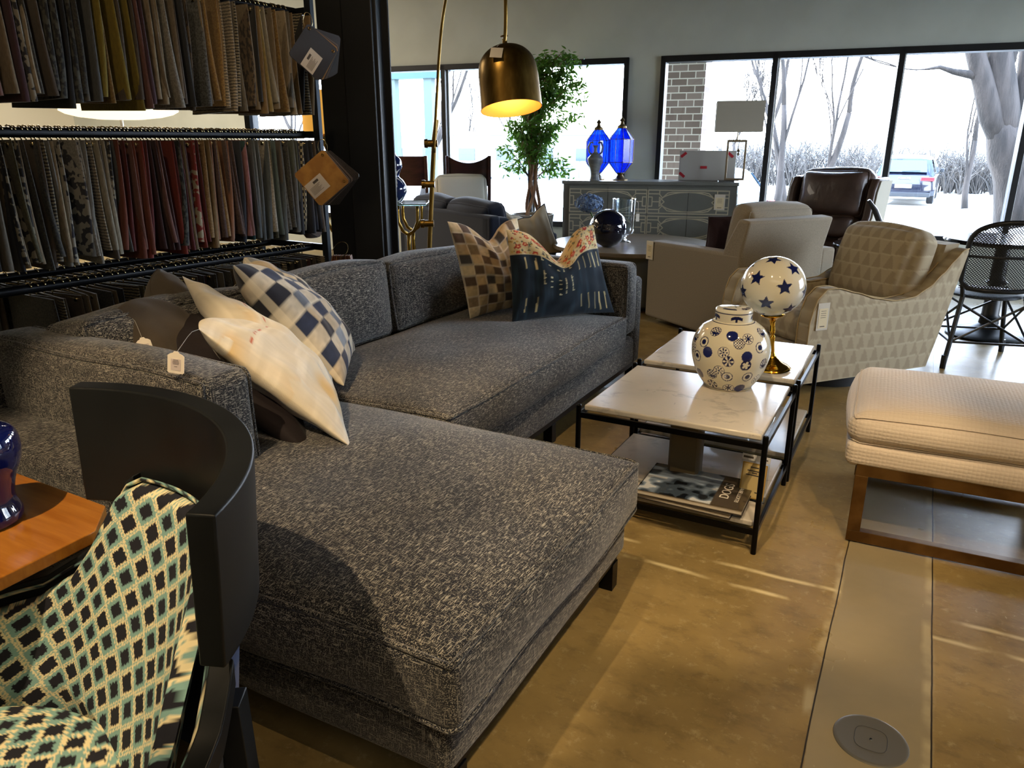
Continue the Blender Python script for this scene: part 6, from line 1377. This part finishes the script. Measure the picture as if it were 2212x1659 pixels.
def leaf(p, d, s_):
    d = d.normalized(); sd_ = d.cross(Vector((g.uniform(-1, 1), g.uniform(-1, 1), g.uniform(.2, 1)))).normalized(); n = d.cross(sd_)
    lq.add([p, p + d * s_ * .35 + sd_ * s_ * .17 - n * s_ * .03, p + d * s_ * .7 + sd_ * s_ * .12, p + d * s_, p + d * s_ * .7 - sd_ * s_ * .12, p + d * s_ * .35 - sd_ * s_ * .17 - n * s_ * .03, p + d * s_ * .5 + n * s_ * .04], [(0, 1, 6), (1, 2, 6), (2, 3, 6), (3, 4, 6), (4, 5, 6), (5, 0, 6)])
targets = []
rw_ = C(1, 0); fw_ = C(0, 1)
for i in range(64):
    z = g.uniform(1.35, 2.36); 
    if z > 1.72: cx_, rx = .13, .36
    else: cx_, rx = .0, .30
    t_ = abs(z - 2.0) / .5; rr = rx * math.sqrt(max(.15, 1 - t_ * t_ * .6)); targets.append(rw_ * (cx_ + g.uniform(-1, 1) * rr) + fw_ * g.uniform(-.25, .25) + Vector((0, 0, z)))
for x_, z_ in ((.30, 1.25), (.36, 1.15), (.22, 1.3), (-.27, 1.22), (-.33, 1.4), (-.3, 2.2), (-.36, 2.25), (.3, 2.35), (.45, 2.25), (.42, 1.75), (.48, 1.95)): targets.append(rw_ * x_ + fw_ * g.uniform(-.1, .1) + Vector((0, 0, z_)))
for tgt in targets:
    P_ = tips[g.randrange(4)]; s0 = P_[min(25, max(8, int((tgt.z - .62 - .35) / 1.25 * 25)))]; m_ = s0.lerp(tgt, .5) + Vector((0, 0, .10)); pts_ = [s0.lerp(m_, t).lerp(m_.lerp(tgt, t), t) for t in [i / 7 for i in range(8)]]; drp = Vector((0, 0, -.10)); pts_.append(tgt + (tgt - s0) * .12 + drp)
    q.tube(pts_, [.006 - .0005 * i for i in range(9)], 5)
    for i in range(66):
        t = g.uniform(.35, 1) * 8; a = int(min(7, t)); p = pts_[a].lerp(pts_[a + 1], t - a); p = p + Vector((g.uniform(-1, 1), g.uniform(-1, 1), g.uniform(-1, .6))) * .07; leaf(p, Vector((g.uniform(-1, 1), g.uniform(-1, 1), g.uniform(-1.1, .3))), g.uniform(.055, .085))
obj('branches', q, m_trk, fc, smooth=180)
def leafm():
    t = NT('ficus_leaf'); b_ = t.mix(t.rng(t.noise(9), .4, .6), '2c4a1c', '4c7a26'); t.l(b_, t.b.inputs['Base Color']); t.b.inputs['Roughness'].default_value = .45
    tl = t.n('ShaderNodeBsdfTranslucent'); tl.inputs[0].default_value = c4('6fa032'); mx = t.n('ShaderNodeMixShader'); mx.inputs[0].default_value = .35; t.l(t.b.outputs[0], mx.inputs[1]); t.l(tl.outputs[0], mx.inputs[2]); t.l(mx.outputs[0], t.o.inputs[0]); return t.m
obj('foliage', lq, leafm(), fc, smooth=0, fixn=False)
# glass console on gold branch legs
zc_ = .97; g0, g1 = C(-1.42, 6.2), C(-.72, 6.2)
cn = thing('glass_console', 'glass topped console on gold forked branch legs behind the column', 'console table', (g0 + g1) / 2, HEAD)
m_gt = M('green_edge_glass', '9fc4bd', .04, spec=.8, coat=1, trans=.6)
q = MB(); q.box((-.40, -.2, zc_), (.40, .2, zc_ + .014)); obj('glass_top', q, m_gt, cn, smooth=0, bevel=.003)
m_gb = M('gilt_bronze', '8c6e2e', .3, 1., bump=.5, bs=30, bd=.004)
for x in (-.315, .245):
    for y in (-.14, .14):
        q = MB(); q.tube([(x, y, 0), (x + .01, y, .35), (x, y, .66), (x, y, .74)], [.017, .016, .015, .016], 8)
        for s in (-1, 1): q.tube([(x, y, .74), (x + s * .045, y, .77), (x + s * .075, y, .84), (x + s * .078, y, .92), (x + s * .075, y, zc_)], [.014, .014, .012, .012, .013], 8)
        obj('branch_leg', q, m_gb, cn, smooth=180)
q = MB(); q.box((.22, -.16, .36), (.25, -.157, .52)); obj('hang_tag', q, M('kraft_tag', '7d5c40', .8), cn, smooth=0)
def loops(u, v):
    c = np.tile(A('16224a'), (len(u), 1)); x = u * 9; m = np.abs(np.sin(x * PI + .8 * np.sin(v * 13)) * .5 + np.sin(v * 11 + x * 1.3) * .5); return blend(c, m < .14, A('cfd2cd'))
gv = at(852, 424, Y=6.15); gv.z = zc_ + .014; gvo = thing('gourd_vase', 'navy and white looped gourd vase on the glass console, half behind the column', 'vase', gv)
painted_lathe('body', [(r * 1.0, z) for r, z in spline([(.03, 0), (.06, .01), (.095, .07), (.10, .12), (.075, .17), (.045, .20), (.055, .24), (.07, .28), (.06, .33), (.03, .36), (.022, .38)], 8)], 90, m_cer, loops, gvo)
yl = C(-1.48, 6.25, zc_ + .014); yo = thing('table_lamp', 'table lamp with a yellow drum shade and twisted gold stem, behind the rack post', 'lamp', yl, HEAD)
q = MB(); q.lathe([(0, 0), (.07, 0), (.07, .02), (.02, .04), (0, .04)], 24); obj('base', q, m_gb, yo)
q = MB(); q.tube([(.012 * math.cos(w), .012 * math.sin(w), .03 + .5 * w / 18) for w in [i * .5 for i in range(37)]], .014, 8); obj('stem', q, m_gb, yo, smooth=180)
q = MB(); q.lathe([(.165, .52), (.16, .84)], 48); o = obj('lamp_shade', q, M('yellow_linen_shade', 'c79a4e', .8, emit='e0a040', es=.55), yo, smooth=180, fixn=False)
fl = C(-2.9, 5.9); fo_ = thing('drum_floor_lamp', 'floor lamp with a wide glowing white drum shade beyond the fabric racks', 'floor lamp', fl)
q = MB(); q.lathe([(0, 0), (.16, 0), (.16, .02), (0, .03)], 32); q.tube([(0, 0, .02), (0, 0, 1.6)], .012, 10); obj('stand', q, M('pale_metal_stand', 'b5b2a8', .4, .6), fo_, smooth=40)
q = MB(); q.lathe([(.40, 1.66), (.40, 1.95)], 64); q.lathe([(0, 1.60), (.15, 1.603), (.28, 1.618), (.36, 1.638), (.399, 1.66)], 64); obj('drum_shade', q, M('glowing_white_shade', 'e9dfc8', .8, emit='ffe9c4', es=1.1), fo_, smooth=60, fixn=False)
# framed print on the far wall behind the racks
s0_, s1_ = ws(388), ws(492); q = MB(); wbox(q, s0_, s1_, -.04, -.002, .9, 1.62); fr_ = obj('picture_frame', q, m_black, smooth=0, bevel=.003); tag(fr_, 'black framed panel on the far wall, glimpsed above the middle fabric rail', 'picture')
q = MB(); wbox(q, s0_ + .03, s1_ - .03, -.043, -.039, .93, 1.59); obj('picture_field', q, m_grey, fr_, smooth=0)
# ================================================================ LIGHT
w = bpy.data.worlds.new('winter_sky'); SC.world = w; w.use_nodes = True; nt = w.node_tree; bg = nt.nodes['Background']
tc = nt.nodes.new('ShaderNodeTexCoord'); sp = nt.nodes.new('ShaderNodeSeparateXYZ'); nt.links.new(tc.outputs['Generated'], sp.inputs[0])
mr = nt.nodes.new('ShaderNodeMapRange'); mr.inputs[1].default_value = 0; mr.inputs[2].default_value = .9; nt.links.new(sp.outputs[2], mr.inputs[0])
mx = nt.nodes.new('ShaderNodeMix'); mx.data_type = 'RGBA'; mx.inputs[6].default_value = (.83, .91, 1, 1); mx.inputs[7].default_value = (.42, .62, 1, 1); nt.links.new(mr.outputs[0], mx.inputs[0]); nt.links.new(mx.outputs[2], bg.inputs[0])
bg.inputs[1].default_value = 17
def light(name, ty, loc, e, col, **k):
    l = bpy.data.lights.new(name, ty); l.energy = e; l.color = col; o = bpy.data.objects.new(name, l); COL.objects.link(o); o.location = loc
    for a, v in k.items(): setattr(l, a, v)
    return o
def aim(o, tgt): o.rotation_euler = (Vector(tgt) - o.location).to_track_quat('-Z', 'Y').to_euler()
su = light('sun', 'SUN', (0, 0, 30), 9, (1, .95, .86), angle=.01)
dirn = (ww * 1.0 + wn * -.35 + Vector((0, 0, -.75))).normalized(); su.rotation_euler = dirn.to_track_quat('-Z', 'Y').to_euler()
for (a, b_) in ((S1a, S1b), (S2a, S2b)):
    c_ = WT @ Vector(((a + b_) / 2, -.06, (ZS + ZH) / 2)); o = light('window_portal', 'AREA', c_, 1, (1, 1, 1), shape='RECTANGLE', size=b_ - a, size_y=ZH - ZS); aim(o, c_ - wn); o.data.cycles.is_portal = True
o = light('window_portal', 'AREA', (RX - .15, (wy0 + wy1) / 2, (.3 + ZH + .3) / 2), 1, (1, 1, 1), shape='RECTANGLE', size=wy1 - wy0, size_y=ZH); o.rotation_euler = (0, PI / 2, 0); o.rotation_euler = Vector((-1, 0, 0)).to_track_quat('-Z', 'Z').to_euler(); o.data.cycles.is_portal = True
WARM = (1, .74, .44)
def spot(px_, tgt, e, ang_=42, bl=.35, r=.03, col=WARM):
    o = light('track_spot', 'SPOT', px_, e, col, spot_size=R(ang_), spot_blend=bl, shadow_soft_size=r); aim(o, tgt); return o
spot((-1.2, -.6, 3.7), (-1.6, 1.2, .65), 330, 32)           # near arm, curved chair
spot((.9, .2, 3.7), (-.45, 1.1, .2), 70, 38)             # chaise corner
spot((.8, .1, 3.7), (.25, 1.7, 0), 210, 40)                 # bare floor
spot((-.6, 1.0, 3.7), (-.75, 2.7, .46), 170, 34)           # coffee table
spot((-2.6, 1.6, 3.7), (-2.2, 3.4, .6), 60, 40)            # sofa back
spot((-1.6, 2.3, 3.7), (-3.1, 3.4, 2.0), 60, 36)          # fabric samples
spot((-2.2, 1.0, 3.7), (-3.4, 2.2, 2.0), 25, 34)
spot((1.2, 2.0, 3.7), (.3, 4.8, .5), 110, 44)              # patterned chair
spot((1.0, 1.2, 3.7), (.3, 3.0, .4), 90, 34)               # ottoman
spot((-.6, 3.0, 3.7), (-1.9, 5.7, .4), 38, 26)             # club chair
spot((-2.0, .5, 3.7), (-2.1, 2.0, .8), 90, 30)             # pillows
light('ceiling_glow', 'AREA', (-8.2, 5.0, 3.6), 190, (1, .88, .72), shape='RECTANGLE', size=3, size_y=3)
light('ceiling_glow', 'AREA', (1.5, -1.5, 3.8), 30, (1, .8, .55), shape='RECTANGLE', size=4, size_y=2)
lb = b0 + (T @ Vector((0, 0, -.2)) if False else ap(1101, 195, 4.15)); light('lamp_bulb', 'POINT', lb, 2.2, (1, .62, .26), shadow_soft_size=.03)
light('drum_lamp_bulb', 'POINT', (fl.x, fl.y, 1.8), 12, (1, .8, .55), shadow_soft_size=.1)
SC.view_settings.view_transform = 'Standard'; SC.view_settings.look = 'None'; SC.view_settings.exposure = .55; SC.view_settings.gamma = 1; SC.view_settings.use_curve_mapping = False
SC.cycles.max_bounces = 8; SC.cycles.diffuse_bounces = 4; SC.cycles.transparent_max_bounces = 16; SC.cycles.sample_clamp_indirect = 12; SC.cycles.caustics_reflective = False; SC.cycles.caustics_refractive = False
